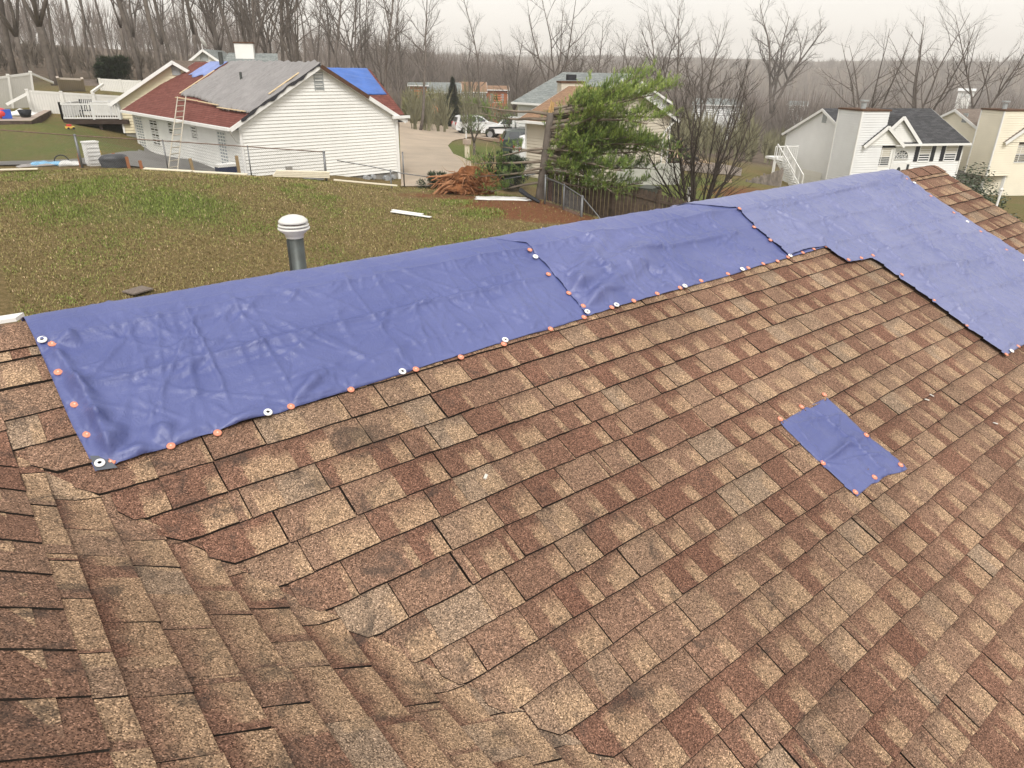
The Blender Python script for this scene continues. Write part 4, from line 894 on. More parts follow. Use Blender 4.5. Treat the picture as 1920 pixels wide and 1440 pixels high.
def bay(f, root, O, bl, DR, ze, zg, sid, roofm, uA, uB, uC, blinds=True, wins=None):
    """bay window with a slanted left face (photo columns uA..uB) and a front face (uB..uC)"""
    o = .75; bA = .12; bB, _ = f.hit(uB, 300, 'a', DR+o); bC, _ = f.hit(uC, 300, 'a', DR+o)
    P = [(DR, bA), (DR+o, bB), (DR+o, bC), (DR, bC+.12)]
    mb = MB()
    for (a0, b0), (a1, b1) in zip(P, P[1:]):
        A = f.p(a0, b0, 0); B = f.p(a1, b1, 0); siding(mb, A, B-A, [(0, zg), ((B-A).length, zg), ((B-A).length, ze), (0, ze)], .13)
    bl(mb, 'bay_wall', sid)
    for a, b in P: mb = MB(); mb.bar(f.p(a, b, zg), f.p(a, b, ze), .16, .16); bl(mb, 'corner_trim', MTR)
    mb = MB(); mb.use_uv = True
    for (a0, b0), (a1, b1) in zip(P, P[1:]):
        roofpanel(mb, [f.p(a0+.12*(a0 > DR), b0-.05, ze), f.p(a1+.12*(a1 > DR), b1+.05, ze), f.p(DR-.05, min(max(b1, .4), bC-.4), ze+.75), f.p(DR-.05, min(max(b0, .4), bC-.4), ze+.75)], .1)
    bl(mb, 'bay_roof', [roofm, MTR])
    for (a0, b0, a1, b1, us) in ((*P[0], *P[1], wins[0]), (*P[1], *P[2], wins[1])):
        A = f.p(a0, b0, 0); B = f.p(a1, b1, 0); d = (B-A).normalized(); fw_ = HF(A, d, Vector((-d.y, d.x, 0)))
        for (u0, v0, u1, v1, cols) in us:
            c0, z0 = fw_.hit(u0, v0, 'b', 0); c1, z1_ = fw_.hit(u1, v1, 'b', 0); window(root, O, fw_, 'b', 0, c0, c1, z1_, z0, -1, 2, cols, blind=blinds)
    return bC
bay(fR, hr_, OR_, blR, DRr, -4.5, -8.2, SWHITE, RFBLK, 1607, 1634, 1672, True, ([(1616, 280, 1628, 309, 1)], [(1639, 279, 1664, 309, 2)]))
bL_, bR2, bP_, zP_ = fan_gable(fR, blR, DRr, -4.32, 1622, 1690, 1660, 238, .95, SWHITE, RFBLK, mR)
for (u0, v0, u1, v1) in ((1727, 274, 1739, 302), (1776, 272, 1788, 301)):
    c0, z0 = fR.hit(u0, v0, 'a', DRr); c1, z1_ = fR.hit(u1, v1, 'a', DRr); w = window(hr_, OR_, fR, 'a', DRr, c0, c1, z1_, z0, 1, 2, 1, blind=True)
    for s_, cc in ((-1, min(c0, c1)), (1, max(c0, c1))): mb = MB(); mb.bar(fR.p(DRr+.04, cc+s_*.24, min(z0, z1_)), fR.p(DRr+.04, cc+s_*.24, max(z0, z1_)), .28, .05, upv=tuple(fR.a)); blR(mb, 'shutter', MBLK)
c0, z0 = fR.hit(1674, 298, 'a', DRr); c1, _ = fR.hit(1701, 298, 'a', DRr); cm, rd_ = (c0+c1)/2, (c1-c0)/2
mb = MB(); n_ = 14
for k in range(n_):
    a, b = math.pi*k/n_, math.pi*(k+1)/n_; mb.bar(fR.p(DRr+.05, cm+rd_*math.cos(a), z0+rd_*math.sin(a)), fR.p(DRr+.05, cm+rd_*math.cos(b), z0+rd_*math.sin(b)), .09, .06)
mb.bar(fR.p(DRr+.05, cm-rd_, z0), fR.p(DRr+.05, cm+rd_, z0), .09, .06)
for k in range(1, 6): a = math.pi*k/6; mb.bar(fR.p(DRr+.05, cm+.25*rd_*math.cos(a), z0+.25*rd_*math.sin(a)), fR.p(DRr+.05, cm+rd_*math.cos(a), z0+rd_*math.sin(a)), .025, .03)
for k in range(8): a, b = math.pi*k/8, math.pi*(k+1)/8; mb.bar(fR.p(DRr+.05, cm+.6*rd_*math.cos(a), z0+.6*rd_*math.sin(a)), fR.p(DRr+.05, cm+.6*rd_*math.cos(b), z0+.6*rd_*math.sin(b)), .025, .03)
fwn = blR(mb, 'fan_window', MTR); mb = MB(); mb.face([Vector(fR.p(DRr+.03, cm+rd_*math.cos(math.pi*k/n_), z0+rd_*math.sin(math.pi*k/n_)))-OR_ for k in range(n_+1)]); mb.build('pane', MGL, fwn)
mb = MB(); zd = z0-.25; mb.bar(fR.p(DRr+.05, cm, -7.2), fR.p(DRr+.05, cm, zd), .95, .05, upv=tuple(fR.a)); 
for k in (-.68, .68): mb.bar(fR.p(DRr+.04, cm+k, -7.2), fR.p(DRr+.04, cm+k, zd), .42, .05, upv=tuple(fR.a))
dr_ = blR(mb, 'front_door', MTR); mb = MB()
for k in (-.68, .68): mb.bar(fR.p(DRr+.075, cm+k, -6.6)-OR_, fR.p(DRr+.075, cm+k, zd-.1)-OR_, .18, .02, upv=tuple(fR.a))
mb.face([fR.p(DRr+.085, cm+.2*math.cos(a), zd-.75+.5*math.sin(a))-OR_ for a in [2*math.pi*k/16 for k in range(16)]]); mb.build('pane', MGL, dr_)
# ---- cream house at the right edge
PC = PDs(1864, 262, 61); zeC, zrC = z_at(1864, 262, 61), z_at(1864, 262, 61)+1.75
hc, OC, blC, fC = right_house('cream_house', 'pale yellow house with tall sided chimney at the right edge', PC, 9.5, 7.6, -8.6, zeC, zrC, SYEL, RFDRT)
chimney_at(fC, blC, hc, OC, 1816, 1858, 206, .75, SYEL, z_at(1826, 316, 64))
c, z = fC.hit(1810, 221, 'b', 0); mb = MB(); mb.box(None, .42, .05, .62, M=Matrix.Translation(fC.p(c, -.03, z)) @ Matrix.Rotation(an_, 4, 'Z')); blC(mb, 'gable_vent', MVENT)
fan_gable(fC, blC, 7.6, zeC-.05, 1885, 1975, 1930, 226, .95, SYEL, RFDRT, .46)
bay(fC, hc, OC, blC, 7.6, zeC-.25, -8.2, SYEL, RFDRT, 1864, 1893, 1960, True, ([(1881, 275, 1892, 302, 1)], [(1900, 275, 1922, 303, 2)]))
mb = MB(); siding(mb, fC.p(0, 0, 0)-fC.b*.03, fC.a, [(0, -8.7), (7.6, -8.7), (7.6, z_at(1826, 316, 64)), (0, z_at(1826, 316, 64))], 3); blC(mb, 'foundation', FND)
# ---- beige house behind the pine, and the grey roofed one behind it
def mid_house(name, label, uE, vE, d, uP, vP, zg, sid, roof, uW, lap):
    Pc = PDs(uE, vE, d)                                # right wall corner at eave height
    f0 = HF(Pc, gD, eD); aP, zP = f0.hit(uP, vP, 'b', 0); w = -2*aP
    f = HF(Vector((Pc.x, Pc.y, 0))-gD*w, gD, eD); ze = Pc.z
    L = abs(f.hit(uW, vP, 'a', w/2)[0])-.3
    root, O, bl = gable_house(name, label, f, w, L, zg, ze, zP, sid, roof, lap=lap, oh=.3, eo=.45)
    return root, O, bl, f, w, ze, zP, L
hm, OM, blM, fM, wM, zeM, zpM, LM = mid_house('beige_house', 'beige house with tan shingles and boxy chimney, half hidden behind the pine', 1257, 219, 42, 1188, 168, -5.9, SBEIGE, RFTAN, 1066, .15)
mb = MB(); bC_, _ = fM.hit(1066, 160, 'a', wM/2+.6); cx = fM.p(wM/2+.8, bC_, 0); zc = z_at(1060, 155, cx.length); M_ = Matrix.Translation(Vector((cx.x, cx.y, zc-1.2))) @ Matrix.Rotation(ang, 4, 'Z'); mb.box(None, 1.35, .9, 2.4, M=M_); cc = blM(mb, 'chimney', SBEIGE)
mb = MB(); mb.box(None, 1.45, 1.0, .1, M=Matrix.Translation(Vector((cx.x, cx.y, zc+.04))-OM) @ Matrix.Rotation(ang, 4, 'Z')); mb.build('chimney_cap', MRAKE, cc)
mb = MB(); mb.box(None, .5, .4, .3, M=Matrix.Translation(Vector((cx.x, cx.y, zc+.28))-OM) @ Matrix.Rotation(ang, 4, 'Z')); mb.build('flue_cap', MBLK, cc)
mb = MB(); aW, _ = fM.hit(1236, 290, 'b', -.04); mb.box(None, wM*1.0, .08, 1.35, M=Matrix.Translation(fM.p(aW-wM*.5, -.06, -5.35)) @ Matrix.Rotation(ang, 4, 'Z')); blM(mb, 'basement_wall', flat('fibre_panel', (.42, .42, .38), .8, .2, .1, 3))
mb = MB(); mb.bar(fM.p(wM+.1, -.2, zeM-.25), fM.p(wM-.6, -.1, zeM-.8), .07); mb.bar(fM.p(wM-.6, -.1, zeM-.8), fM.p(wM-.62, -.08, -5.9), .07); blM(mb, 'downspout', MTR)
mid_house('grey_roofed_house', 'grey roofed house with a large pale gable, behind the beige house', 1249, 189, 60, 1177, 139, -7, SGREY, RFGRY, 1056, .2)
# ---- distant houses
def far_house(name, label, u0, u1, vtop, veave, vbase, d, wallm, roofm, wins=5, group=None, depth=7):
    A = PDs(u0, veave, d); B = PDs(u1, veave, d); ze = (A.z+B.z)/2; dv = Vector((B.x-A.x, B.y-A.y, 0)); L = dv.length; dv.normalize(); zg = z_at((u0+u1)/2, vbase, d); zr = z_at((u0+u1)/2, vtop, d+depth/2)
    fw_ = Vector((-dv.y, dv.x, 0)); f = HF(A+fw_*depth, -fw_, dv)
    root, O, bl = gable_house(name, label, f, depth, L, min(zg, T(A.x, A.y))-.3, ze, zr, wallm, roofm, oh=.3, lap=.4)
    for k in range(wins): c = L*(k+.5)/wins; window(root, O, f, 'a', depth, c-.65, c+.65, ze-2.0, ze-.6, 1, 2, 2)
    for k in range(wins):
        c = L*(k+.5)/wins
        for s_ in (-1, 1): mb = MB(); mb.bar(f.p(depth+.05, c+s_*.95, ze-2.0), f.p(depth+.05, c+s_*.95, ze-.6), .35, .05, upv=tuple(f.a)); bl(mb, 'shutter', MVENT)
    return root
MORG = flat('orange_brick', (.42, .15, .07), .85, .2, .12, 1); 
far_house('grey_house', 'long grey house with paired windows seen through bare trees', 800, 862, 155, 172, 190, 118, SGREY, RFGRY, 3)
far_house('grey_house', 'grey house with pinkish roof beside the orange building', 864, 910, 154, 171, 190, 124, SGREY, RFTAN, 2)
far_house('orange_building', 'orange brick building far behind the parked vehicles', 912, 952, 161, 168, 187, 126, MORG, RFTAN, 1)
far_house('orange_building', 'orange brick wall showing left of the long grey house', 768, 800, 155, 160, 190, 116, MORG, RFGRY, 1)
far_house('pale_house', 'low pale house in the valley right of the beige house', 1300, 1390, 185, 196, 204, 150, SGREY, RFGRY, 4)
far_house('pale_house', 'small pale roofed house far off between the tall tree and white house', 1478, 1512, 190, 197, 206, 170, SWHITE, RFGRY, 2)
far_house('pale_house', 'distant white roofed shed above the cream house', 1798, 1828, 166, 170, 178, 260, SWHITE, flat('metal_roof', (.6, .62, .62), .5, .3), 1)
far_house('dark_roofed_house', 'brown house with dark roof behind the fallen fence panels', 140, 186, 150, 162, 175, 66, flat('brown_wall', (.2, .15, .11), .8, .2), RFDRT, 0)
# ================================================================ TREES
MBARK = flat('bark', (.135, .115, .10), .95, .1, .35, 2.2, bmp=.5); MBARKD = flat('dark_bark', (.055, .045, .038), .95, .1, .3, 3); MBARKL = flat('pale_bark', (.20, .165, .13), .95, .1, .3, 2)
def perp(d):
    x = d.cross(Vector((0, 0, 1) if abs(d.z) < .95 else (1, 0, 0))).normalized(); return x, d.cross(x)
def grow(rg, p, d, L, r, up_=.25, wob=.22, n=4, taper=.35):
    pts, rad = [p.copy()], [r]; d = d.normalized()
    for k in range(n):
        x, y = perp(d); d = (d+x*rg.uniform(-wob, wob)+y*rg.uniform(-wob, wob)+Vector((0, 0, up_/n))).normalized()
        p = p+d*(L/n); pts.append(p.copy()); rad.append(r*(1-(1-taper)*(k+1)/n))
    return pts, rad
def sample(pts, rad, t):
    k = min(int(t*(len(pts)-1)), len(pts)-2); f = t*(len(pts)-1)-k; return pts[k].lerp(pts[k+1], f), (pts[k+1]-pts[k]).normalized(), rad[k]*(1-f)+rad[k+1]*f
def bare_tree(seed, H, r0, first=.35, nb=13, spread=.75, blen=.36, fork=1, lean=.0, lv=(6, 5, 4), upt=.5, thin=1., base_up=.1):
    rg = random.Random(seed); TR, CR = MB(), MB(); la = rg.uniform(0, 6.28)
    mains = []
    if fork == 1:
        pts, rad = grow(rg, Vector((0, 0, -.3)), Vector((lean*math.cos(la), lean*math.sin(la), 1)), H*.93, r0, base_up, .10, 9, .13); TR.tube(pts, rad, 7); mains.append((pts, rad, first, nb))
    else:
        pts, rad = grow(rg, Vector((0, 0, -.3)), Vector((lean*math.cos(la), lean*math.sin(la), 1)), H*first, r0, .05, .06, 4, .8); TR.tube(pts, rad, 7)
        for k in range(fork):
            a = la+6.28*k/fork+rg.uniform(-.5, .5); o = rg.uniform(.25, .6)*spread
            p2, r2 = grow(rg, pts[-1], Vector((o*math.cos(a), o*math.sin(a), 1)), H*(1-first)*rg.uniform(.8, 1.05), r0*.55, .3, .14, 7, .15); TR.tube(p2, r2, 6); mains.append((p2, r2, .15, max(4, int(nb*1.4/fork))))
    def sub(pts, rad, t0, n, L, lev):
        for k in range(n):
            t = t0+(1-t0)*(k+rg.random())/n*.98; p, d, r = sample(pts, rad, t); x, y = perp(d); a = rg.uniform(0, 6.28)
            o = (rg.uniform(.55, 1.15) if lev > 0 else rg.uniform(.6, 1.2)*spread/.75)
            nd = (d+(x*math.cos(a)+y*math.sin(a))*o).normalized(); 
            if nd.z < -.1 and lev < 2: nd.z *= -.3
            l = L*rg.uniform(.65, 1.15)*(1-.45*t if lev == 0 else 1-.3*t); rr = min(r*.62, l*.022*thin)
            q, qr = grow(rg, p, nd, l, rr, upt*(.8 if lev == 0 else .5), .2, 4 if lev < 2 else 2, .3)
            CR.tube(q, qr, 5 if lev == 0 else 3, cap=False)
            if lev < len(lv): sub(q, qr, .22, lv[lev], l*.52, lev+1)
    for pts, rad, t0, n in mains: sub(pts, rad, t0, n, H*blen, 0)
    return TR, CR
def tree_thing(TR, CR, mat, label, group, name='bare_tree'):
    t = thing(name, label, 'tree', (0, 0, 0), group=group); TR.build('trunk', mat, t, True); CR.build('crown', mat, t, True); return t
GW = 'bare trees of the wood behind the houses'
LW = 'bare leafless tree standing among the wood behind the houses'
protos = []
for k, kw in enumerate((dict(H=20, r0=.21, first=.42, nb=13, blen=.26), dict(H=19, r0=.16, first=.5, nb=11, blen=.24, spread=.6), dict(H=18, r0=.25, first=.3, nb=18, blen=.34, fork=2, spread=.8, thin=1.3), dict(H=17, r0=.25, first=.22, nb=22, blen=.34, fork=4, spread=1., thin=1.5),
                        dict(H=15, r0=.17, first=.3, nb=12, blen=.3, lean=.2), dict(H=21, r0=.24, first=.38, nb=14, blen=.3, lean=.25, spread=.9))):
    TR, CR = bare_tree(100+k, lv=(6, 4, 3), **kw); protos.append(tree_thing(TR, CR, MBARK, LW, GW))
used = [False]*6
def place_tree(k, p, s=1., rz=None, label=None, group=None, sz=None, tilt=(0, 0)):
    o = protos[k]
    if used[k]: o = copy_tree(o)
    used[k] = True; o.location = (p.x, p.y, p.z); o.scale = (s, s, sz or s); o.rotation_euler = (tilt[0], tilt[1], U(0, 6.28) if rz is None else rz)
    if label:
        o['label'] = label
        if group: o['group'] = group
        elif 'group' in o: del o['group']
    return o
random.seed(21)
# the wood: dense on the left, thinning to the right
n_ = 0
LWs = LW
for i in range(88):
    u = random.choice([U(-160, 480), U(-160, 760), U(400, 900)]); d = 66+60*rnd()**1.2 if u < 720 else U(96, 150); p = az_pt(u, d)
    place_tree(random.choice([0, 1, 1, 2, 3, 4, 5, 0]), p, U(.75, 1.15) if u < 720 else U(.62, .95), tilt=(U(-.08, .08), U(-.08, .08)))
for i in range(46):
    u = U(840, 1420); d = U(80, 165); p = az_pt(u, d); place_tree(random.choice([0, 1, 2, 3, 4, 4]), p, U(.5, .85))
for i in range(22):
    u = U(1400, 2050); d = U(95, 190); p = az_pt(u, d); place_tree(random.choice([2, 3, 3, 4]), p, U(.4, .75))
# trees one can single out
def by_top(k, u, d, vtop, label, H, rz=None, tilt=(0, 0), sx=1.):
    p = az_pt(u, d); s = (z_at(u, vtop, d)-p.z)/H*(1.22 if k in (2, 3) else 1.06); return place_tree(k, p, s*sx, rz, label, None, s, tilt)
Hs = [20, 19, 18, 17, 15, 21]
for k, u, d, vt, lb, rz in ((5, 783, 76, -60, 'large dark bare tree with spreading limbs, right of the white gable house', 1.), (1, 893, 82, -30, 'tall slender bare tree rising behind the parked white vehicles', 2.), (3, 1043, 88, 5, 'bare tree with an upswept crown left of the broken pine', 0.4),
                          (0, 1113, 92, 28, 'bare tree directly above the grey roof behind the pine', 3.), (2, 1238, 84, 35, 'forked bare tree right of the grey gable, above the beige house', .2), (3, 1325, 86, 60, 'bushy bare tree between the beige house and the tall pale tree', 2.2),
                          (3, 1648, 96, 78, 'bare tree behind the chimney of the charcoal roofed house', 1.2), (3, 1745, 92, 50, 'broad bare tree behind the ridge of the charcoal roofed house', 2.9), (2, 1868, 92, 48, 'vase shaped bare tree above the yellow house', .8)):
    by_top(k, u, d, vt, lb, Hs[k], rz)
TR, CR = bare_tree(300, 19, .46, first=.25, nb=24, blen=.32, fork=3, spread=.75, lv=(7, 5, 4), thin=1.25)
t = tree_thing(TR, CR, MBARK, 'tallest pale bare tree right of centre, its crown cut by the frame top', None);  p = PDs(1447, 285, 66) if False else p; t.location = p; t.scale = ((z_at(1460, -25, 66)-p.z)/14,)*3; t.rotation_euler = (0, 0, 1.2)
# dark multi-stem tree behind the board fence
MS = MB(); MC = MB(); rg = random.Random(9)
pm = PDs(1308, 402, 30); pm.z = T(pm.x, pm.y)
for k in range(15):
    a = 6.28*k/15+rg.uniform(-.3, .3); o = rg.choice((.25, .5, .8, 1.1)); Lk = rg.uniform(4.2, 7.0)
    q, r = grow(rg, Vector((.12*math.cos(a), .12*math.sin(a), -.2)), Vector((o*math.cos(a), o*math.sin(a), 1.1)), Lk, rg.uniform(.04, .075), .5, .13, 8, .18); MS.tube(q, r, 6)
    for j in range(13):
        t_ = .2+.78*(j+rg.random())/13; p, d, rr = sample(q, r, t_); x, y = perp(d); b = rg.uniform(0, 6.28)
        q2, r2 = grow(rg, p, d+(x*math.cos(b)+y*math.sin(b))*rg.uniform(.5, 1.), rg.uniform(.7, 1.8)*(1.2-.5*t_), rr*.55, .35, .16, 4, .25); MC.tube(q2, r2, 4, cap=False)
        for m in range(6):
            p3, d3, r3 = sample(q2, r2, .2+.8*rg.random()); x, y = perp(d3); b = rg.uniform(0, 6.28)
            q3, r3_ = grow(rg, p3, d3+(x*math.cos(b)+y*math.sin(b))*rg.uniform(.4, .9), rg.uniform(.25, .75), .007, .2, .18, 3, .4); MC.tube(q3, r3_, 3, cap=False)
t = thing('bare_tree', 'dark many-stemmed bare tree growing behind the board fence', 'tree', pm); MS.build('trunk', MBARKD, t, True); MC.build('crown', MBARKD, t, True)
# distant wood: one mass
def distant(name, rng, n, Hr, label, mat, seed, dens=46, wk=1.):
    rg = np.random.RandomState(seed); V = []; base = []
    for k in range(n):
        u, d = rng(rg); w = pdir(u, 120); h_ = math.hypot(w.x, w.y); base.append((w.x/h_*d, w.y/h_*d))
    base = np.array(base); bz = Tn(base[:, 0], base[:, 1]); vs, fs = [], []; c = 0
    for k in range(n):
        H = rg.uniform(*Hr); w_ = H*rg.uniform(.22, .36); m = dens
        t = rg.rand(m); a = rg.rand(m)*6.28; r = w_*np.sqrt(rg.rand(m))*(.3+.7*np.sin(np.pi*np.clip(t*.8+.15, 0, 1)))
        z0 = H*(.12+.5*t); L = H*(.16+.22*rg.rand(m)); dx, dy = np.cos(a), np.sin(a)
        x0, y0 = r*dx*.35, r*dy*.35; x1, y1 = r*dx, r*dy; wd_ = (.035+.05*rg.rand(m))*wk
        x0[0] = y0[0] = x1[0] = y1[0] = 0; z0[0] = -.5; L[0] = H*.9; wd_[0] = .22
        for i in range(m):
            p = rg.rand()*3.14; ex, ey = math.cos(p)*wd_[i], math.sin(p)*wd_[i]
            X, Y, Z = base[k, 0], base[k, 1], bz[k]
            vs += [(X+x0[i]-ex, Y+y0[i]-ey, Z+z0[i]), (X+x0[i]+ex, Y+y0[i]+ey, Z+z0[i]), (X+x1[i], Y+y1[i], Z+z0[i]+L[i])]; fs.append((c, c+1, c+2)); c += 3
    me = bpy.data.meshes.new(name); me.from_pydata(vs, [], fs); me.materials.append(mat); o = bpy.data.objects.new(name, me); col.objects.link(o); return tag(o, label, kind='stuff')
MFAR = flat('far_twigs', (.20, .17, .15), .95, .05, .25, .02); MFARG = flat('far_greenish_twigs', (.20, .19, .12), .95, .05, .3, .03)
distant('distant_wood', lambda g: ((g.uniform(-300, 2200) if g.rand() < .45 else g.uniform(700, 2200)), 150+520*g.rand()**1.6), 2800, (9, 15), 'brown leafless woodland covering the far hills', MFAR, 1, 60)
distant('horizon_wood', lambda g: (g.uniform(760, 2250), 330+620*g.rand()), 3600, (7, 12), 'hazy leafless woodland along the horizon', MFAR, 4, 30, 2.2)
distant('distant_brush', lambda g: (g.uniform(760, 2100), 75+160*g.rand()**1.4), 900, (2.5, 6), 'scrubby thickets between the far trees', MFARG, 2, 50)
distant('wood_understory', lambda g: (g.uniform(-200, 760), g.uniform(70, 125)), 150, (1.5, 3.5), 'undergrowth below the wood on the left', flat('understory_twigs', (.17, .145, .12), .95, .05, .25, .2), 3, 44)
# hedge like brush along the road
MBRU = flat('olive_brush', (.17, .165, .07), .95, .05, .4, 1.5)
vs = MB(); rg = random.Random(3)
for k in range(5200):
    u = rg.uniform(752, 900); d = rg.uniform(98, 106); w = pdir(u, 120); h_ = math.hypot(w.x, w.y); x, y = w.x/h_*d, w.y/h_*d; z = T(x, y) if k % 40 == 0 else z; H = rg.uniform(1.2, 4.2)*(1-.45*abs(u-800)/100); a = rg.random()*6.28; b = rg.uniform(.2, 1)
    z1__ = z+H*b; vs.face([(x-.06, y, z1__), (x+.06, y, z1__), (x+math.cos(a)*.5, y+math.sin(a)*.5, z1__+rg.uniform(.3, .8))])
o = vs.build('roadside_brush', MBRU); tag(o, 'olive coloured brush along the far kerb of the driveway', kind='stuff')
# ---------- evergreens
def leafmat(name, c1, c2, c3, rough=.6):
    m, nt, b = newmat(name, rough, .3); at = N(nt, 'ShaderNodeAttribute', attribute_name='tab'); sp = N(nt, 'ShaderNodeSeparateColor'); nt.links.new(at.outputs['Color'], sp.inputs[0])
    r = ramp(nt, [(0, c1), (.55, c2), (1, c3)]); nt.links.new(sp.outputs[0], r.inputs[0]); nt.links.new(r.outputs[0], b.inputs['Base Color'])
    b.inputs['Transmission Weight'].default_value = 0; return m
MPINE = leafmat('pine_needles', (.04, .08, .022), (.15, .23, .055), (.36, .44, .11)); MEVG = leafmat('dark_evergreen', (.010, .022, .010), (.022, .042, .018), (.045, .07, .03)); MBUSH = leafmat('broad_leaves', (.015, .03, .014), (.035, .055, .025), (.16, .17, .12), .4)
def tuft(mb, p, d, L, n, rg, c, w=.006, sp=.55):
    x, y = perp(d)
    for k in range(n):
        a = rg.uniform(0, 6.28); o = rg.uniform(.1, sp); nd = (d+(x*math.cos(a)+y*math.sin(a))*o).normalized(); s, _ = perp(nd); b = p+d*rg.uniform(-.05, .04); l = L*rg.uniform(.7, 1.1)
        cc = min(1, max(0, c+rg.uniform(-.15, .15))); mb.face([b-s*w, b+s*w, b+nd*l], 0, None, (cc, 0, 0, 1))
rg = random.Random(4); pb = PDs(1012, 374, 27.3); pb.z = T(pb.x, pb.y)-.1; Rr = rt.copy(); Rr.z = 0; Rr.normalize(); Ff = Vector((-Rr.y, Rr.x, 0))
tp = thing('broken_pine', 'green pine snapped off at the top, growing beside the board fence', 'tree', pb)
ztop_ = z_at(1032, 192, 27.3)-pb.z; TRK = MB(); NE = MB(); NE.use_c = True; BR = MB()
tx = lambda z: Rr*(.35*z/ztop_+.0)+Vector((0, 0, z)); TRK.tube([tx(z) for z in np.linspace(-.2, ztop_-.35, 8)], [.22, .19, .175, .165, .155, .15, .14, .14], 10, 0)
for k in range(9): a = k*.7; TRK.bar(tx(ztop_-.5)+Rr*.09*math.cos(a)+Ff*.09*math.sin(a), tx(ztop_-.35+rg.uniform(.05, .45))+Rr*.08*math.cos(a)+Ff*.06*math.sin(a), .05, .03, mi=1)
TRK.build('trunk', [MBARK, flat('split_wood', (.50, .33, .15), .8, .2, .2, 8)], tp, True)
def pine_branch(a0, zf, L, rise, dens=1., droop=0., bright=.5, bare=.15):
    d = Rr*math.cos(a0)+Ff*math.sin(a0)+Vector((0, 0, rise*.6)); q, r = grow(rg, tx(ztop_*zf), d, L, .035+.012*L, .02-droop, .12, 7, .2); BR.tube(q, r, 5)
    n = int(L*6*dens)
    for k in range(n):
        t = bare+(1-bare)*(k+rg.random())/n; p, dd, rr = sample(q, r, t); x, y = perp(dd); s_ = rg.choice((-1, 1)); y = y*rg.uniform(-1.2, 1.6); sl = (L*.34)*(1.1-t*.75)*rg.uniform(.6, 1.15)+.15
        nd = (dd*.8+x*s_*rg.uniform(.4, 1.)+y*rg.uniform(-.5, .5)+Vector((0, 0, .25))).normalized(); q2, r2 = grow(rg, p, nd, sl, .012, .25, .15, 4, .4); BR.tube(q2, r2, 3, cap=False)
        m = max(3, int(sl*15))
        for j in range(m):
            p3, d3, _ = sample(q2, r2, .15+.85*(j+rg.random())/m); x3, y3 = perp(d3); b = rg.uniform(0, 6.28); nd3 = (d3*.7+(x3*math.cos(b)+y3*math.sin(b))*.8+Vector((0, 0, .45))).normalized()
            tw = rg.uniform(.08, .22); e3 = p3+nd3*tw
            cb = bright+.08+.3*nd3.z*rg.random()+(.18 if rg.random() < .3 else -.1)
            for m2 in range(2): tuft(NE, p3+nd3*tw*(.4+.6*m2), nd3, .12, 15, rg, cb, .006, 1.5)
for (a0, zf, L, rise, dens, dr, br) in ((.05, .90, 4.9, .15, 1.2, 0, .62), (.35, .84, 4.4, .12, 1.2, 0, .6), (-.3, .80, 4.3, .06, 1.2, 0, .55), (.1, .68, 4.8, .0, 1.3, 0, .5), (-.5, .62, 3.8, .10, 1.2, 0, .45), (.5, .60, 3.8, .05, 1.2, 0, .5),
                                        (0., .50, 4.6, .02, 1.3, .1, .4), (-.7, .45, 3.4, 0, 1.2, .1, .5), (.2, .38, 4.4, -.08, 1.2, .1, .35), (-.25, .33, 3.8, -.1, 1.2, .1, .35), (-1.1, .55, 2.2, .1, 1.2, 0, .6), (-1.2, .36, 2.0, -.05, 1.2, .1, .5), (.0, .93, 2.4, .42, 1.2, 0, .6), (.3, .91, 2.9, .30, 1.2, 0, .6),
                                        (1.3, .7, 2.2, .2, .9, 0, .45), (-.9, .25, 2.2, -.1, 1., .1, .45), (-.6, .72, 2.6, .25, 1.2, 0, .65), (-.4, .5, 2.6, .0, 1.2, 0, .5))+tuple((rg.uniform(-.85, .8), rg.uniform(.3, .93), rg.uniform(1.8, 4.3), rg.uniform(-.1, .5), 1.1, 0, rg.uniform(.4, .7)) for _ in range(16)): pine_branch(a0, zf, L, rise, dens, dr, br)
for (a0, zf, L, rise, dens) in ((3.1, .88, 2.6, .12, .28), (2.9, .84, 2.9, .02, .22), (3.3, .42, 2.7, -.03, .5), (3.0, .30, 2.5, -.1, .55), (3.4, .55, 2.0, .08, .3), (-2.3, .35, 1.8, -.08, .6), (3.15, .2, 2.1, -.1, .6), (2.5, .5, 2.2, .05, .5)): pine_branch(a0, zf, L, rise, dens, .05, .35, .45)
BR.build('branches', MBARKL, tp, True); NE.build('needles', MPINE, tp)
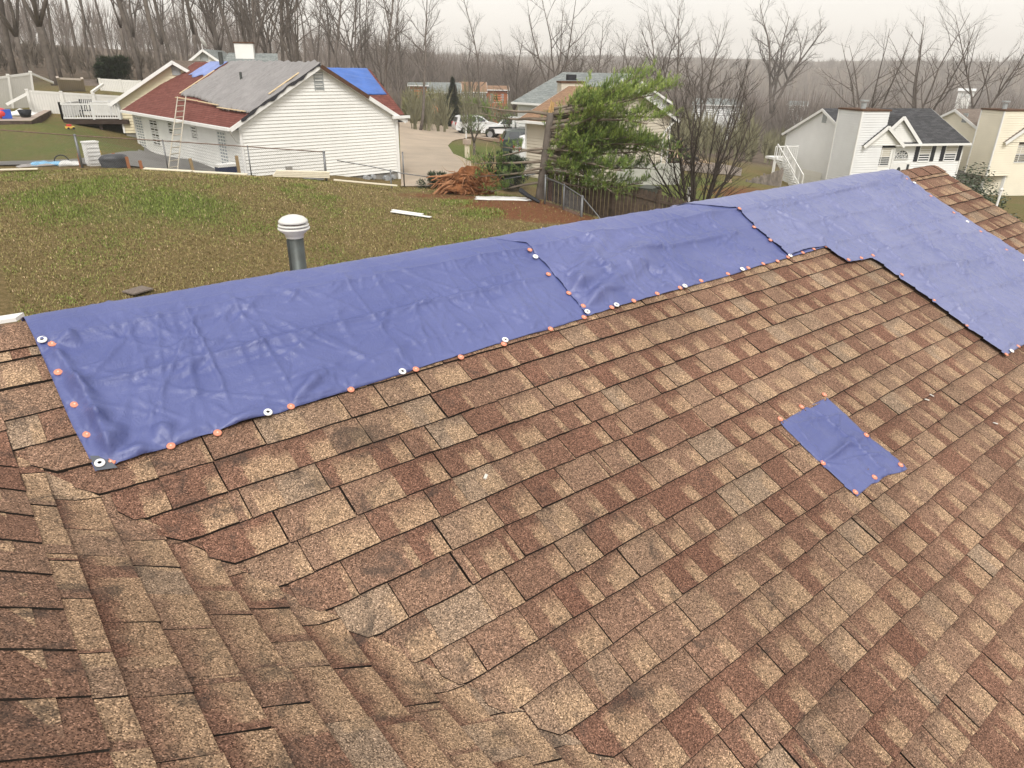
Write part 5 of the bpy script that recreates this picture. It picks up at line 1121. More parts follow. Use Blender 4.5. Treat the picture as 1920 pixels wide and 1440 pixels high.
def clumpy(name, label, cat, p, R_, n, mat, seed, leaf=.05, trunk=None, cb=.5, flat_=.8, group=None, needle=False, cone=False):
    rg = random.Random(seed); t = thing(name, label, cat, p, group=group); mb = MB(); mb.use_c = True; rx, rz_ = R_
    lobes = [(Vector((rg.gauss(0, .42)*rx, rg.gauss(0, .42)*rx, rz_*(.25+1.25*rg.random()))), rg.uniform(.22, .45)) for _ in range(26)] if not cone else []
    for k in range(n):
        if cone:
            h = rg.random()**1.25; a = rg.uniform(0, 6.28); tier = .65+.35*abs(math.sin(h*19+a)); r = rx*(1-h)*tier*rg.uniform(.45, 1); c = Vector((r*math.cos(a), r*math.sin(a), h*rz_*2+.2)); nrm = Vector((math.cos(a), math.sin(a), .1))
        else:
            lc, lr = rg.choice(lobes); v = Vector((rg.gauss(0, 1), rg.gauss(0, 1), rg.gauss(0, 1))).normalized(); c = lc+v*lr*rx*rg.uniform(.6, 1.05); c.z = max(.02, c.z); nrm = v
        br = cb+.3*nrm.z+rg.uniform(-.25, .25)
        if needle: tuft(mb, c, (nrm+Vector((rg.uniform(-.5, .5), rg.uniform(-.5, .5), rg.uniform(-.3, .3)))).normalized(), leaf, 5, rg, br, leaf*.09, .6)
        else:
            x, y = perp((nrm+Vector((rg.uniform(-.9, .9), rg.uniform(-.9, .9), rg.uniform(-.9, .9)))).normalized()); s = leaf*rg.uniform(.6, 1.2); mb.face([c-x*s, c+y*s*.5, c+x*s, c-y*s*.5], 0, None, (min(1, max(0, br)), 0, 0, 1))
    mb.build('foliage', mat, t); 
    m2 = MB(); th = trunk or rz_*.6
    for k in range(5 if not cone else 1): a = rg.uniform(0, 6.28); q, r = grow(rg, Vector((0, 0, -.2)), Vector((.4*math.cos(a), .4*math.sin(a), 1)) if not cone else Vector((0, 0, 1)), th if not cone else rz_*1.9, .05 if not cone else .12, .2, .1, 4, .3); m2.tube(q, r, 5)
    m2.build('trunk', MBARKD, t, True); return t
clumpy('evergreen_bush', 'big dark glossy bush below the yellow house at the right edge', 'bush', az_pt(1884, 33), (1.75, 1.05), 16000, MBUSH, 12, .055, cb=.38)
clumpy('evergreen_bush', 'small dark bush under the corner of the yellow house', 'bush', az_pt(1838, 36), (.8, .6), 4000, MBUSH, 13, .06, cb=.35)
clumpy('evergreen_shrub', 'round dark evergreen shrub behind the collapsed white fence', 'shrub', az_pt(209, 68), (1.5, 1.15), 8000, MEVG, 14, .2, needle=True, cb=.4)
clumpy('conifer_tree', 'small dark conifer at the roadside left of the parked vehicles', 'tree', az_pt(848, 96), (2.0, 2.8), 5000, MEVG, 15, .32, cone=True, needle=True, cb=.6)
fe = clumpy('fallen_evergreen', 'toppled dark evergreen lying behind the root ball', 'tree', onT(945, 352), (1.25, .75), 9000, MEVG, 16, .16, needle=True, cb=.55)
clumpy('fallen_evergreen_branch', 'dark green branches sticking out left of the root ball', 'branch', onT(826, 352), (.55, .32), 1800, MEVG, 17, .12, needle=True, cb=.6)
def small_tree(label, p, H, seed):
    TR, CR = bare_tree(seed, H, .11, first=.32, nb=12, blen=.42, fork=3, spread=1.2, lv=(6, 4)); t = thing('small_tree', label, 'tree', p); TR.build('trunk', MBARK, t, True); CR.build('crown', MBARK, t, True)
    mb = MB(); mb.use_c = True; rg = random.Random(seed)
    for k in range(900): a = rg.uniform(0, 6.28); r = rg.random()*H*.3; c = Vector((r*math.cos(a), r*math.sin(a), H*rg.uniform(.4, .75))); tuft(mb, c, Vector((math.cos(a), math.sin(a), .5)).normalized(), .14, 3, rg, .4, .012)
    mb.build('foliage', MPINE, t); return t
small_tree('small leafing tree on the green island beside the driveway', onT(889, 291), 3.4, 51)
small_tree('smaller sprouting tree on the island in front of the white truck', onT(952, 268), 3.2, 52)
# ================================================================ FENCES, CARS, YARD THINGS
def rot_of(v): return math.atan2(v.y, v.x)
MFW = flat('weathered_board', (.095, .072, .055), .9, .1, .4, 5, c2=(.045, .034, .028)); MFG = flat('grey_board', (.24, .21, .185), .9, .1, .3, 4); MSTK = flat('cedar_stake', (.36, .15, .07), .85, .15, .25, 8)
MCL = flat('galvanised_wire', (.17, .175, .18), .5, .5, .15, 20, .6); MCLR = flat('rusty_rail', (.16, .11, .085), .8, .2, .4, 12)
# board fence behind the pine
bf = thing('board_fence', 'dark weathered board fence right of the broken pine', 'fence', (0, 0, 0))
fp = [PDs(1012, 316, 27.6), PDs(1033, 319, 27.4), PDs(1063, 328, 27.2), PDs(1151, 337, 27.0), PDs(1237, 359, 26.4), PDs(1305, 376, 26), PDs(1400, 385, 25.5)]
for k, (a, b) in enumerate(zip(fp, fp[1:])):
    L = (b-a).length; n = max(1, int(L/.145)); mb = MB(); dv = (b-a).normalized(); Hh = 1.75; nr = Vector((-dv.y, dv.x, 0)).normalized(); rg = random.Random(k)
    for i in range(n):
        p = a.lerp(b, (i+.5)/n); tp_ = rg.uniform(-.03, .03); w_ = .066
        x = Vector((dv.x, dv.y, 0)).normalized(); z0, z1_ = p.z-Hh, p.z+tp_-.08
        o = nr*(.02+rg.uniform(-.004, .004)); q = [(-w_, z0), (w_, z0), (w_, z1_-.05), (w_*.55, z1_), (-w_*.55, z1_), (-w_, z1_-.05)]
        f_ = [Vector((p.x, p.y, 0))+x*c+Vector((0, 0, z))+o for c, z in q]; g_ = [v+nr*.018 for v in f_]; mb.face(f_); mb.face(g_[::-1]); [mb.face([f_[j], g_[j], g_[(j+1) % 6], f_[(j+1) % 6]]) for j in range(6)]
    for h in (.35, 1.42): mb.bar(a-Vector((0, 0, h)), b-Vector((0, 0, h)), .04, .09)
    mb.build('panel', MFW, bf)
for k, p in enumerate(fp[1:]): mb = MB(); mb.bar(p-Vector((0, 0, 1.9)), p+Vector((0, 0, .05)), .11, .11, upv=(1, 0, 0)); mb.build('post', MFW if k != 0 else flat('reddish_post', (.16, .085, .06), .9, .1, .3, 6), bf)
gf = thing('board_fence', 'grey leaning board fence beside the white staircase', 'fence', (0, 0, 0)); mb = MB(); a, b = PDs(1404, 338, 47), PDs(1470, 316, 47.5)
for i in range(26):
    p = a.lerp(b, (i+.5)/26); mb.bar(p-Vector((0, 0, 1.7)), p+Vector((.05*math.sin(i), 0, U(-.06, .06))), .12, .02, upv=(.3, 1, 0))
mb.build('panel', MFG, gf)
for t_ in (0, .5, 1): mb = MB(); p = a.lerp(b, t_)+Vector((-.06, .1, 0)); mb.bar(p-Vector((0, 0, 1.8)), p+Vector((0, 0, .05)), .1); mb.build('post', MFG, gf)
def chain(label, posts, H, rails, net=True, mat=MCL, railmat=MCL):
    t = thing('chain_link_fence', label, 'fence', (0, 0, 0))
    for k, (p, w_) in enumerate(posts):
        if w_: mb = MB(); mb.tube([p-Vector((0, 0, H+.15)), p+Vector((0, 0, .02))], w_, 8); mb.lathe(p, [(w_*1.2, 0), (w_*1.2, .03), (0, .06)], 8); mb.build('post', mat, t, True)
    for r_ in rails: mb = MB(); mb.tube(r_, .021, 6); mb.build('top_rail', railmat, t, True)
    if net:
        mb = MB(); ph = .075
        for (a, _), (b, _) in zip(posts, posts[1:]):
            L = (b-a).length; n = int((L+H)/ph)
            for s_ in (1, -1):
                for i in range(-int(H/ph), int(L/ph)):
                    u0, u1 = i*ph, i*ph+H; z0, z1_ = 0, H
                    if u0 < 0: z0 = -u0; u0 = 0
                    if u1 > L: z1_ = H-(u1-L); u1 = L
                    if u1 <= u0: continue
                    A = a.lerp(b, u0/L)-Vector((0, 0, H-z0 if s_ > 0 else z0)); B_ = a.lerp(b, u1/L)-Vector((0, 0, H-z1_ if s_ > 0 else z1_)); mb.tube([A, B_], .0017, 3, cap=False)
        mb.build('mesh', mat, t)
    return t
c_ = [PDs(-60, 239, 32.5), PDs(140, 254, 31.6), PDs(305, 264, 31), PDs(464, 275, 30.4), PDs(607, 285, 30)]
chain('chain link fence with rusty top rail along the edge of the lawn', [(p, w_) for p, w_ in zip(c_, (.03, .045, .025, .025, .05))], 1.25, [[p for p in c_]], railmat=MCLR)
chain('fallen rail of chain link fence sagging in front of the white gable wall', [(PDs(732, 320, 30), .028), (PDs(755, 287, 29.8), .028)], 1.15, [[PDs(632, 301, 30), PDs(690, 311, 29.9), PDs(755, 325, 29.7), PDs(812, 333, 29.4)]], net=False)
c_ = [PDs(945, 336, 27), PDs(1004, 326, 26.6)]; chain('short piece of chain link fence between root ball and pine', [(p, 0) for p in c_], 1.0, [c_])
c_ = [PDs(1023, 330, 26), PDs(1058, 347, 25.6), PDs(1092, 369, 24.8)]
chain('chain link fence with grey posts in front of the board fence', [(c_[0], .035), (c_[1], .025), (c_[2], .045)], 1.15, [[c_[0]-Vector((0, 0, .05)), c_[1], c_[2], PDs(1120, 403, 24.3), PDs(1138, 428, 24)]])
# cedar stakes of the torn-down fence
for k, (u0, v0, u1, v1, d) in enumerate(((147, 287, 152, 312, 31.8), (161, 274, 167, 293, 33.5), (183, 281, 188, 305, 33), (212, 287, 216, 301, 33), (237, 294, 243, 318, 31.5), (262, 301, 267, 319, 31.3), (356, 297, 364, 324, 31), (443, 292, 450, 330, 30.6))):
    a, b = PDs(u0, v0, d), PDs(u1, v1, d); mb = MB(); mb.bar(b-Vector((0, 0, .3)), a, .1, .1, upv=(1, 0, 0)); lbs = ('broken cedar stake beside the chain link post at far left', 'leaning cedar stake behind the white bin, left one', 'cedar stake just right of the yellow hoop', 'short cedar stake behind the covered grill', 'cedar stake at the right side of the covered grill', 'low cedar stake between the grill and the ladder', 'greyish wooden stake right of the ladder foot', 'tallest pale wooden stake in front of the glass doors')
    solo('fence_stake', lbs[k], 'stake', mb, MSTK if k < 6 else flat('pale_stake', (.33, .24, .13), .85, .15, .25, 8))
# planks of siding on the lawn edge
MPLK = flat('cream_plank', (.70, .64, .50), .6, .25, .08, 4)
def plank(px, d, w_, t_, label, mat=MPLK, dz=.08, name='siding_plank'):
    P = [PDs(u, v, dd) for (u, v), dd in zip(px, d)]
    for p in P: p.z = max(p.z, T(p.x, p.y)+dz)
    mb = MB()
    for a, b in zip(P, P[1:]): mb.bar(a, b, w_, t_)
    return solo(name, label, 'plank', mb, mat)
plank([(272, 326), (362, 333)], (30.4, 30), .3, .03, 'long cream plank at the ladder foot, left one'); plank([(359, 330), (465, 337)], (30.3, 29.8), .3, .03, 'long cream plank in front of the glass doors')
for k in range(4): plank([(512+k*2, 331-k*3), (618, 332-k*3)], (29.8, 29.7), .25, .05, ('lowest', 'second', 'third', 'topmost')[k]+' cream plank in the stack before the meter box', dz=.08+k*.06)
plank([(626, 337), (745, 348)], (29.3, 28.9), .12, .04, 'thin pale plank along the foundation of the white gable'); plank([(0, 318), (72, 321)], (31, 30.8), .2, .03, 'thin pale plank on the lawn edge at far left')
a, b = onT(734, 400), onT(808, 411); mb = MB(); up3 = Vector((0, 0, .06)); mb.bar(a+up3, b+up3, .13, .02); mb.bar(a+up3*1.4+Vector((.1, .12, 0)), a.lerp(b, .78)+up3*1.4+Vector((.1, .1, 0)), .12, .02); solo('siding_strip', 'white piece of siding lying alone on the brown lawn', 'siding', mb, SWHITE)
p = onT(260, 551); mb = MB(); mb.box(p+Vector((0, 0, .07)), .5, .42, .03, .4); solo('fallen_shingle', 'brown shingle blown onto the lawn just beyond the tarp', 'shingle', mb, flat('loose_shingle', (.17, .14, .12), .9, .1, .3, 20))
p0, p1 = Vector((-.9, yR+.35, zR-.02)), PDs(34, 594, 4.4); mb = MB(); mb.bar(PDs(-40, 606, 4.5), PDs(38, 594, 4.4), .09, .02); solo('trim_strip', 'white strip of trim beyond the ridge at the left edge', 'trim', mb, MTR)
# ladder side things
def boxthing(name, label, cat, u, v, d, dims, mat, rz=0.): p = PDs(u, v, d); p.z = T(p.x, p.y); mb = MB(); mb.box((0, 0, dims[2]/2), *dims); o = mb.build(name, mat); o.location = p; o.rotation_euler = (0, 0, rz); bv = o.modifiers.new('bevel', 'BEVEL'); bv.width = min(dims)*.12; bv.segments = 2; return tag(o, label, cat)
p = PDs(587, 326, 30.8); p.z = z_at(587, 328, 30.8)-.62; ac = thing('air_conditioner', 'round grey air conditioner at the foot of the white gable wall', 'air conditioner', p)
mb = MB(); mb.lathe((0, 0, 0), [(.42, 0), (.42, .66), (.38, .72), (.30, .73)], 20); [mb.lathe((0, 0, .08+k*.07), [(.425, 0), (.435, .02), (.425, .03)], 20) for k in range(8)]; mb.build('housing', flat('ac_grey', (.30, .30, .29), .6, .3, .15, 6), ac); mb = MB(); mb.lathe((0, 0, .70), [(.33, .02), (.0, .0)], 16); [mb.bar((0, 0, .74), (.34*math.cos(k), .34*math.sin(k), .74), .012) for k in range(0, 7)]; mb.build('fan_grille', MBLK, ac)
MCOV = flat('grill_cover', (.055, .058, .065), .5, .4, .3, 3); p = PDs(218, 320, 31.8); p.z = T(p.x, p.y); mb = MB(); rg = random.Random(2)
for j in range(10):
    z = .08*j+.02; r = (.60 if j < 6 else .60*math.sqrt(max(0, 1-((j-5)/5)**2))+.04)
    mb_pts = [(r*1.25*math.cos(a)*(1+.05*math.sin(a*5+j)), r*.7*math.sin(a)*(1+.06*math.sin(a*7)), z) for a in [6.283*k/26 for k in range(26)]]; mb.v += mb_pts
    if j:
        for k in range(26): mb.f.append(((j-1)*26+k, (j-1)*26+(k+1) % 26, j*26+(k+1) % 26, j*26+k)); mb.mi.append(0); mb.uv.append([(0, 0)]*4); mb.c.append((.5,)*4)
mb.f.append(tuple(9*26+k for k in range(26))); mb.mi.append(0); mb.uv.append([(0, 0)]*26); mb.c.append((.5,)*4)
o = mb.build('covered_grill', MCOV, None, True); o.location = p; tag(o, 'grill under a dark grey cover on the patio', 'grill'); o.scale = (.66, .66, .66)
co = PDs(427, 327, 31.2); co.z = T(co.x, co.y)+.02; ck = thing('cooler', 'dark blue cooler with white lid in front of the glass doors', 'cooler', co, rot_of(gD)); mb = MB(); mb.box((0, 0, .2), .8, .42, .38); o = mb.build('body', flat('navy_plastic', (.02, .03, .075), .4, .4, .2, 5), ck); bv = o.modifiers.new('b', 'BEVEL'); bv.width = .04; mb = MB(); mb.box((0, 0, .44), .84, .46, .1); o = mb.build('lid', MTR, ck); bv = o.modifiers.new('b', 'BEVEL'); bv.width = .03; bv.segments = 2
p = PDs(180, 320, 32.4); p.z = T(p.x, p.y); t = thing('storage_bin', 'white ribbed plastic bin on the patio under a yellow hoop', 'bin', p, .2); t.scale = (.75, .75, .95); mb = MB(); mb.box((0, 0, .45), .62, .5, .9); [mb.box((0, -.26, .12+.15*k), .58, .03, .05) for k in range(5)]; mb.build('body', MTR, t); mb = MB(); mb.box((0, 0, .92), .68, .56, .06); mb.build('lid', MTR, t)
mb = MB(); hp = PDs(176, 291, 32.6); mb.tube([Vector((.25*math.cos(a), 0, .36*math.sin(a)))+hp for a in np.linspace(0, math.pi, 10)], .035, 8); solo('yellow_hoop', 'yellow plastic hoop above the white bin', 'toy', mb, flat('yellow_plastic', (.75, .52, .12), .5, .3, .08, 5), smooth=True)
def rag(name, label, cat, u, v, d, w_, l_, h_, mat, seed, rz=0, z=None):
    p = PDs(u, v, d); p.z = (T(p.x, p.y) if z is None else z); mb = MB(); n = 16; P = {}
    for i in range(n+1):
        for j in range(n+1):
            x, y = (i/n-.5)*w_, (j/n-.5)*l_; e = min(i, j, n-i, n-j)/(n/2); P[i, j] = Vector((x+.04*w_*float(vnoise(j*.7, 0, seed)), y+.06*l_*float(vnoise(i*.6, 3, seed)), .02+h_*e**.5*(.45+.55*float(fbm(x*3+seed, y*3, 3, seed)))))
    for i in range(n):
        for j in range(n): mb.face([P[i, j], P[i+1, j], P[i+1, j+1], P[i, j+1]])
    o = mb.build(name, mat, None, True); bm = bmesh.new(); bm.from_mesh(o.data); bmesh.ops.remove_doubles(bm, verts=bm.verts, dist=1e-4); bm.to_mesh(o.data); bm.free(); o.location = p; o.rotation_euler = (0, 0, rz); s_ = o.modifiers.new('t', 'SOLIDIFY'); s_.thickness = .01; return tag(o, label, cat)
MWS = flat('white_sheet', (.66, .66, .64), .5, .3, .12, 5)
rag('plastic_sheet', 'crumpled light blue plastic sheet on the patio', 'sheet', 92, 306, 32.6, 1.3, .7, .35, flat('light_blue_plastic', (.20, .42, .62), .4, .4, .2, 5), 5)
rag('white_bag', 'white crumpled bag right of the light blue sheet', 'bag', 131, 307, 32.4, .8, .5, .4, MWS, 6); rag('scrap_sheet', 'grey flattened scrap left of the light blue sheet', 'sheet', 66, 308, 32.4, 1.2, .5, .15, flat('scrap_grey', (.33, .31, .30), .7, .2, .2, 6), 7)
rag('white_sheet', 'white sheet lying below the broken fence at far left', 'sheet', 28, 201, 50, 2.2, 1.2, .5, MWS, 8); rag('white_sheet', 'white panel lying against the uprooted root ball', 'sheet', 940, 371, 26.4, 1.9, .7, .12, MWS, 9, rz=-.75); rag('white_sheet', 'narrow white panel beside the black gutter piece', 'sheet', 975, 372, 26.2, .9, .3, .08, MWS, 10, rz=-.8)
mb = MB(); mb.tube([PDs(975, 356, 26.2), PDs(990, 367, 26), PDs(1012, 379, 25.9)], [.09, .08, .06], 6); solo('gutter_piece', 'bent black gutter piece beside the root ball', 'gutter', mb, MBLK)
wp = PDs(116, 303, 32.6); mb = MB(); mb.tube([Vector((.24*math.cos(a), .02, .24*math.sin(a)))+wp for a in np.linspace(0, 6.283, 18)], .022, 6); solo('loose_wheel', 'small black wheel standing in the patio clutter', 'wheel', mb, MBLK, smooth=True)
# lower patio
def pol(L): out = []; [out.append(PDs(u, 120, d)) for u, d in L]; return out
sheet('patio', None, MPAT, .06, .5, pts3=pol([(-60, 32.6), (150, 32.4), (300, 32.2), (448, 31.6), (452, 32.8), (440, 34), (262, 46.2), (240, 46), (225, 37), (100, 34.3), (-60, 34.3)]))
# raised terrace on the far left
tc_ = [(-40, 236), (60, 233), (85, 226), (97, 214)]; tr = thing('raised_terrace', 'raised paved terrace with dark stone wall at far left', 'terrace', (0, 0, 0)); base = [onT(u, v) for u, v in tc_]; zt = z_at(90, 214, base[2].xy.length)
mb = MB()
for a, b in zip(base, base[1:]): mb.face([Vector((a.x, a.y, a.z-.3)), Vector((b.x, b.y, b.z-.3)), Vector((b.x, b.y, zt)), Vector((a.x, a.y, zt))])
mb.build('stone_wall', flat('dark_stone', (.085, .062, .05), .95, .1, .5, 4, bmp=.6), tr); mb = MB(); bk = [p+Vector((p.x, p.y, 0)).normalized()*3.2 for p in base]
q = [Vector((p.x, p.y, zt+.02)) for p in base]+[Vector((p.x, p.y, zt+.02)) for p in bk[::-1]]; mb.face(q); mb.build('paving', flat('terrace_paving', (.34, .28, .24), .9, .1, .15, 1), tr)
def atop(u, v, d, r=0): p = PDs(u, v, d); p.z = zt+.03; return p
dd = base[0].xy.length+1.2; mb = MB(); p = atop(3, 213, dd); mb.lathe(p, [(0, 0), (.16, .03), (.24, .14), (.26, .26), (.22, .38), (.12, .48), (0, .5)], 14); solo('red_ball', 'red ball on the terrace at the left edge', 'ball', mb, flat('red_plastic', (.55, .05, .05), .35, .4, .1, 5), smooth=True)
o = boxthing('blue_crate', 'blue crate beside the red ball on the terrace', 'crate', 11, 213, dd, (.42, .4, .42), flat('blue_plastic', (.03, .09, .42), .4, .4, .15, 5)); o.location.z = zt+.03
mb = MB(); p = atop(46, 208, dd+.6); mb.lathe(p, [(0, 0), (.22, .02), (.32, .36), (.28, .36), (.2, .1)], 14); solo('dark_pot', 'dark planter pot on the terrace', 'pot', mb, MBLK, smooth=True)
p = onT(132, 243); ty = thing('toy_car', 'small yellow and red toy on the left lawn', 'toy', p, .3); ty.scale = (.5,)*3; mb = MB(); mb.box((0, 0, .22), .75, .4, .2); mb.build('body', flat('yellow_plastic', (.75, .52, .12), .5, .3), ty); mb = MB(); mb.box((-.05, 0, .42), .35, .34, .2); mb.build('cab', flat('red_plastic', (.55, .05, .05), .35), ty)
for sx in (-.25, .25):
    for sy in (-.22, .22): mb = MB(); mb.tube([(sx, sy-.03, .12), (sx, sy+.03, .12)], .12, 10); mb.build('wheel', MBLK, ty)
# white vinyl fences on the left
MVIN = flat('white_vinyl', (.70, .69, .65), .45, .35, .04, .8)
def vinyl(label, tl, tr_, H, d0, d1, n, lean=0., mat=MVIN, zrot=None):
    a, b = PDs(*tl, d0), PDs(*tr_, d1); t = thing('vinyl_fence', label, 'fence', a); O = a.copy(); lv_ = Vector((-(b-a).y, (b-a).x, 0)).normalized()*lean
    dn = Vector((0, 0, -H))+lv_
    for k in range(n):
        p, q = a.lerp(b, k/n)-O, a.lerp(b, (k+1)/n)-O; mb = MB(); m = 12
        for i in range(m):
            u_, v_ = p.lerp(q, i/m), p.lerp(q, (i+.94)/m); nn = (v_-u_).cross(dn).normalized()*.02; A = [u_, v_, v_+dn, u_+dn]; mb.face([x+nn for x in A]); mb.face([x-nn for x in A][::-1]); mb.face([A[0]+nn, A[3]+nn, A[3]-nn, A[0]-nn]); mb.face([A[1]+nn, A[2]+nn, A[2]-nn, A[1]-nn])
        for h in (0, .95): mb.bar(p+dn*h, q+dn*h, .06, .13)
        mb.build('panel', mat, t)
    for k in range(n+1):
        p = a.lerp(b, k/n)-O; mb = MB(); mb.bar(p+dn*1.05, p-dn*.03, .13, .13, upv=(1, 0, 0)); pc = mb.build('post', mat, t); mb = MB(); mb.bar(p-dn*.03, p-dn*.07, .16, .16, upv=(1, 0, 0)); mb.build('post_cap', mat, pc)
    return t
vinyl('long white vinyl fence standing in the middle of the left lawn', (50, 171), (232, 182), 1.8, 51.5, 53, 3); vinyl('tilted white vinyl fence at the left edge', (-30, 150), (57, 138), 1.95, 52, 54, 2, .3)
vinyl('white vinyl fence behind the roof of the cream house', (186, 149), (262, 153), 1.4, 62, 62, 2); vinyl('grey shaded vinyl panel leaning far back above the long white fence', (108, 147), (154, 149), 1.25, 60, 60, 1, 1.3, flat('shaded_vinyl', (.40, .35, .30), .6, .2, .05, 1))
mb = MB(); mb.bar(PDs(58, 138, 54), PDs(99, 155, 56), .14, .14); solo('fence_rail', 'loose white rail sloping down right of the tilted fence', 'rail', mb, MVIN)
mb = MB(); mb.bar(PDs(193, 158, 60), PDs(172, 173, 57), .16, .14); solo('fence_rail', 'broken white rail leaning on the fence behind the cream house', 'rail', mb, MVIN)
mb = MB(); mb.bar(PDs(12, 196, 51), PDs(50, 176, 51), .14, .14); solo('fence_rail', 'fallen white rail under the tilted fence at far left', 'rail', mb, MVIN)
# root ball
rb = thing('root_ball', 'orange brown root ball of the toppled evergreen at the lawn edge', 'root ball', onT(878, 364)); bm = bmesh.new(); bmesh.ops.create_icosphere(bm, subdivisions=5, radius=1)
for v in bm.verts:
    c = v.co.copy(); q = .74+.34*float(fbm(c.x*2.2+c.z*1.3, c.y*2.5+c.z*2.1, 4, 4))+.12*float(fbm(c.x*9+c.z*5, c.y*9-c.z*7, 2, 9)); side_ = c.x
    v.co = Vector((c.x*1.45*q, c.y*.6*q, max(-.2, (c.z*.72*q*(.72+.28*math.exp(-(c.x-.35)**2*2.2))+.30)*(1 if c.x > -.25 else 1-.55*min(1, (-.25-c.x)/.6)))))
me = bpy.data.meshes.new('soil'); bm.to_mesh(me); bm.free(); MSO = flat('root_soil', (.24, .105, .048), .95, .05, .5, 5, c2=(.055, .026, .015), bmp=1); me.materials.append(MSO)
o = bpy.data.objects.new('soil', me); col.objects.link(o); o.parent = rb; rb.rotation_euler = (0, 0, rot_of(Rr)); rb.scale = (1.05, 1.05, 1.25); MRT = flat('roots', (.34, .17, .09), .9, .1, .35, 9); MRTP = flat('pale_roots', (.46, .36, .22), .9, .1, .25, 9)
rg = random.Random(8); mb = MB(); mp_ = MB()
for k in range(95):
    a = rg.uniform(0, 6.283); e = rg.uniform(-.1, 1.2); s0 = Vector((1.2*math.cos(a)*math.cos(e), .45*math.sin(a)*math.cos(e), .25+.55*math.sin(e))); dn_ = Vector((math.cos(a)*.9, math.sin(a)*.5, rg.uniform(-.5, .6))); tang = Vector((rg.uniform(-1, 1), rg.uniform(-.4, .2)-.2, rg.uniform(-.6, .5)))
    q, r = grow(rg, s0*rg.uniform(.75, 1), dn_*.5+tang, rg.uniform(.25, .8), rg.uniform(.008, .03), -.1, .45, 6, .15); mb.tube(q, r, 5)
for k in range(16): q, r = grow(rg, Vector((-.5-.2*rg.random(), -.35, .5*rg.random()+.15)), Vector((-1, rg.uniform(-.3, .1), rg.uniform(-.1, .15))), rg.uniform(.6, 1.1), rg.uniform(.03, .06), -.9, .25, 6, .3); mb.tube(q, r, 6)
for k in range(22): q, r = grow(rg, Vector((rg.uniform(-.2, 1.1), rg.uniform(-.2, .2), .75)), Vector((rg.uniform(-.7, .7), 0, 1)), rg.uniform(.3, .9), .014, .2, .3, 6, .3); mp_.tube(q, r, 4)
mb.build('roots', MRT, rb, True); mp_.build('bare_twigs', MRTP, rb, True)
# ---------- vehicles
MCAR = flat('white_paint', (.74, .75, .76), .25, .6, .03, 1); MTIRE = flat('tyre', (.02, .02, .02), .85, .2, .2, 6); MRIM = flat('rim', (.45, .46, .48), .35, .5, .1, 9, .6); MDCAR = flat('dark_paint', (.03, .045, .04), .3, .6, .1, 1); MLR = flat('tail_light', (.45, .02, .02), .3, .5, .05, 2); MLW = flat('head_lamp', (.7, .72, .74), .2, .6, .05, 2)
def prism(mb, prof, wf, mi=0):
    n = len(prof); A = [Vector((x, wf(x, z), z)) for x, z in prof]; B = [Vector((x, -wf(x, z), z)) for x, z in prof]; mb.face(A, mi); mb.face(B[::-1], mi)
    for i in range(n): j = (i+1) % n; mb.face([A[i], B[i], B[j], A[j]], mi)
def wheel(par, x, y, r): 
    mb = MB(); s_ = 1 if y > 0 else -1; Mx = Matrix.Rotation(R(90), 4, 'X'); mb.lathe((x, y, r), [(r*.6, -.1), (r*.95, -.11), (r, -.07), (r, .07), (r*.95, .11), (r*.6, .1)], 20, M=Mx); w = mb.build('wheel', MTIRE, par, True); mb = MB(); mb.lathe((x, y, r), [(0, -.085*s_*-1*-1), (r*.3, -.09*s_), (r*.62, -.1*s_)], 16, M=Mx); [mb.bar((x, y+s_*.095, r), (x+r*.58*math.cos(a), y+s_*.1, r+r*.58*math.sin(a)), .06, .03) for a in np.arange(0, 6.2, 1.256)]; mb.build('rim', MRIM, w)
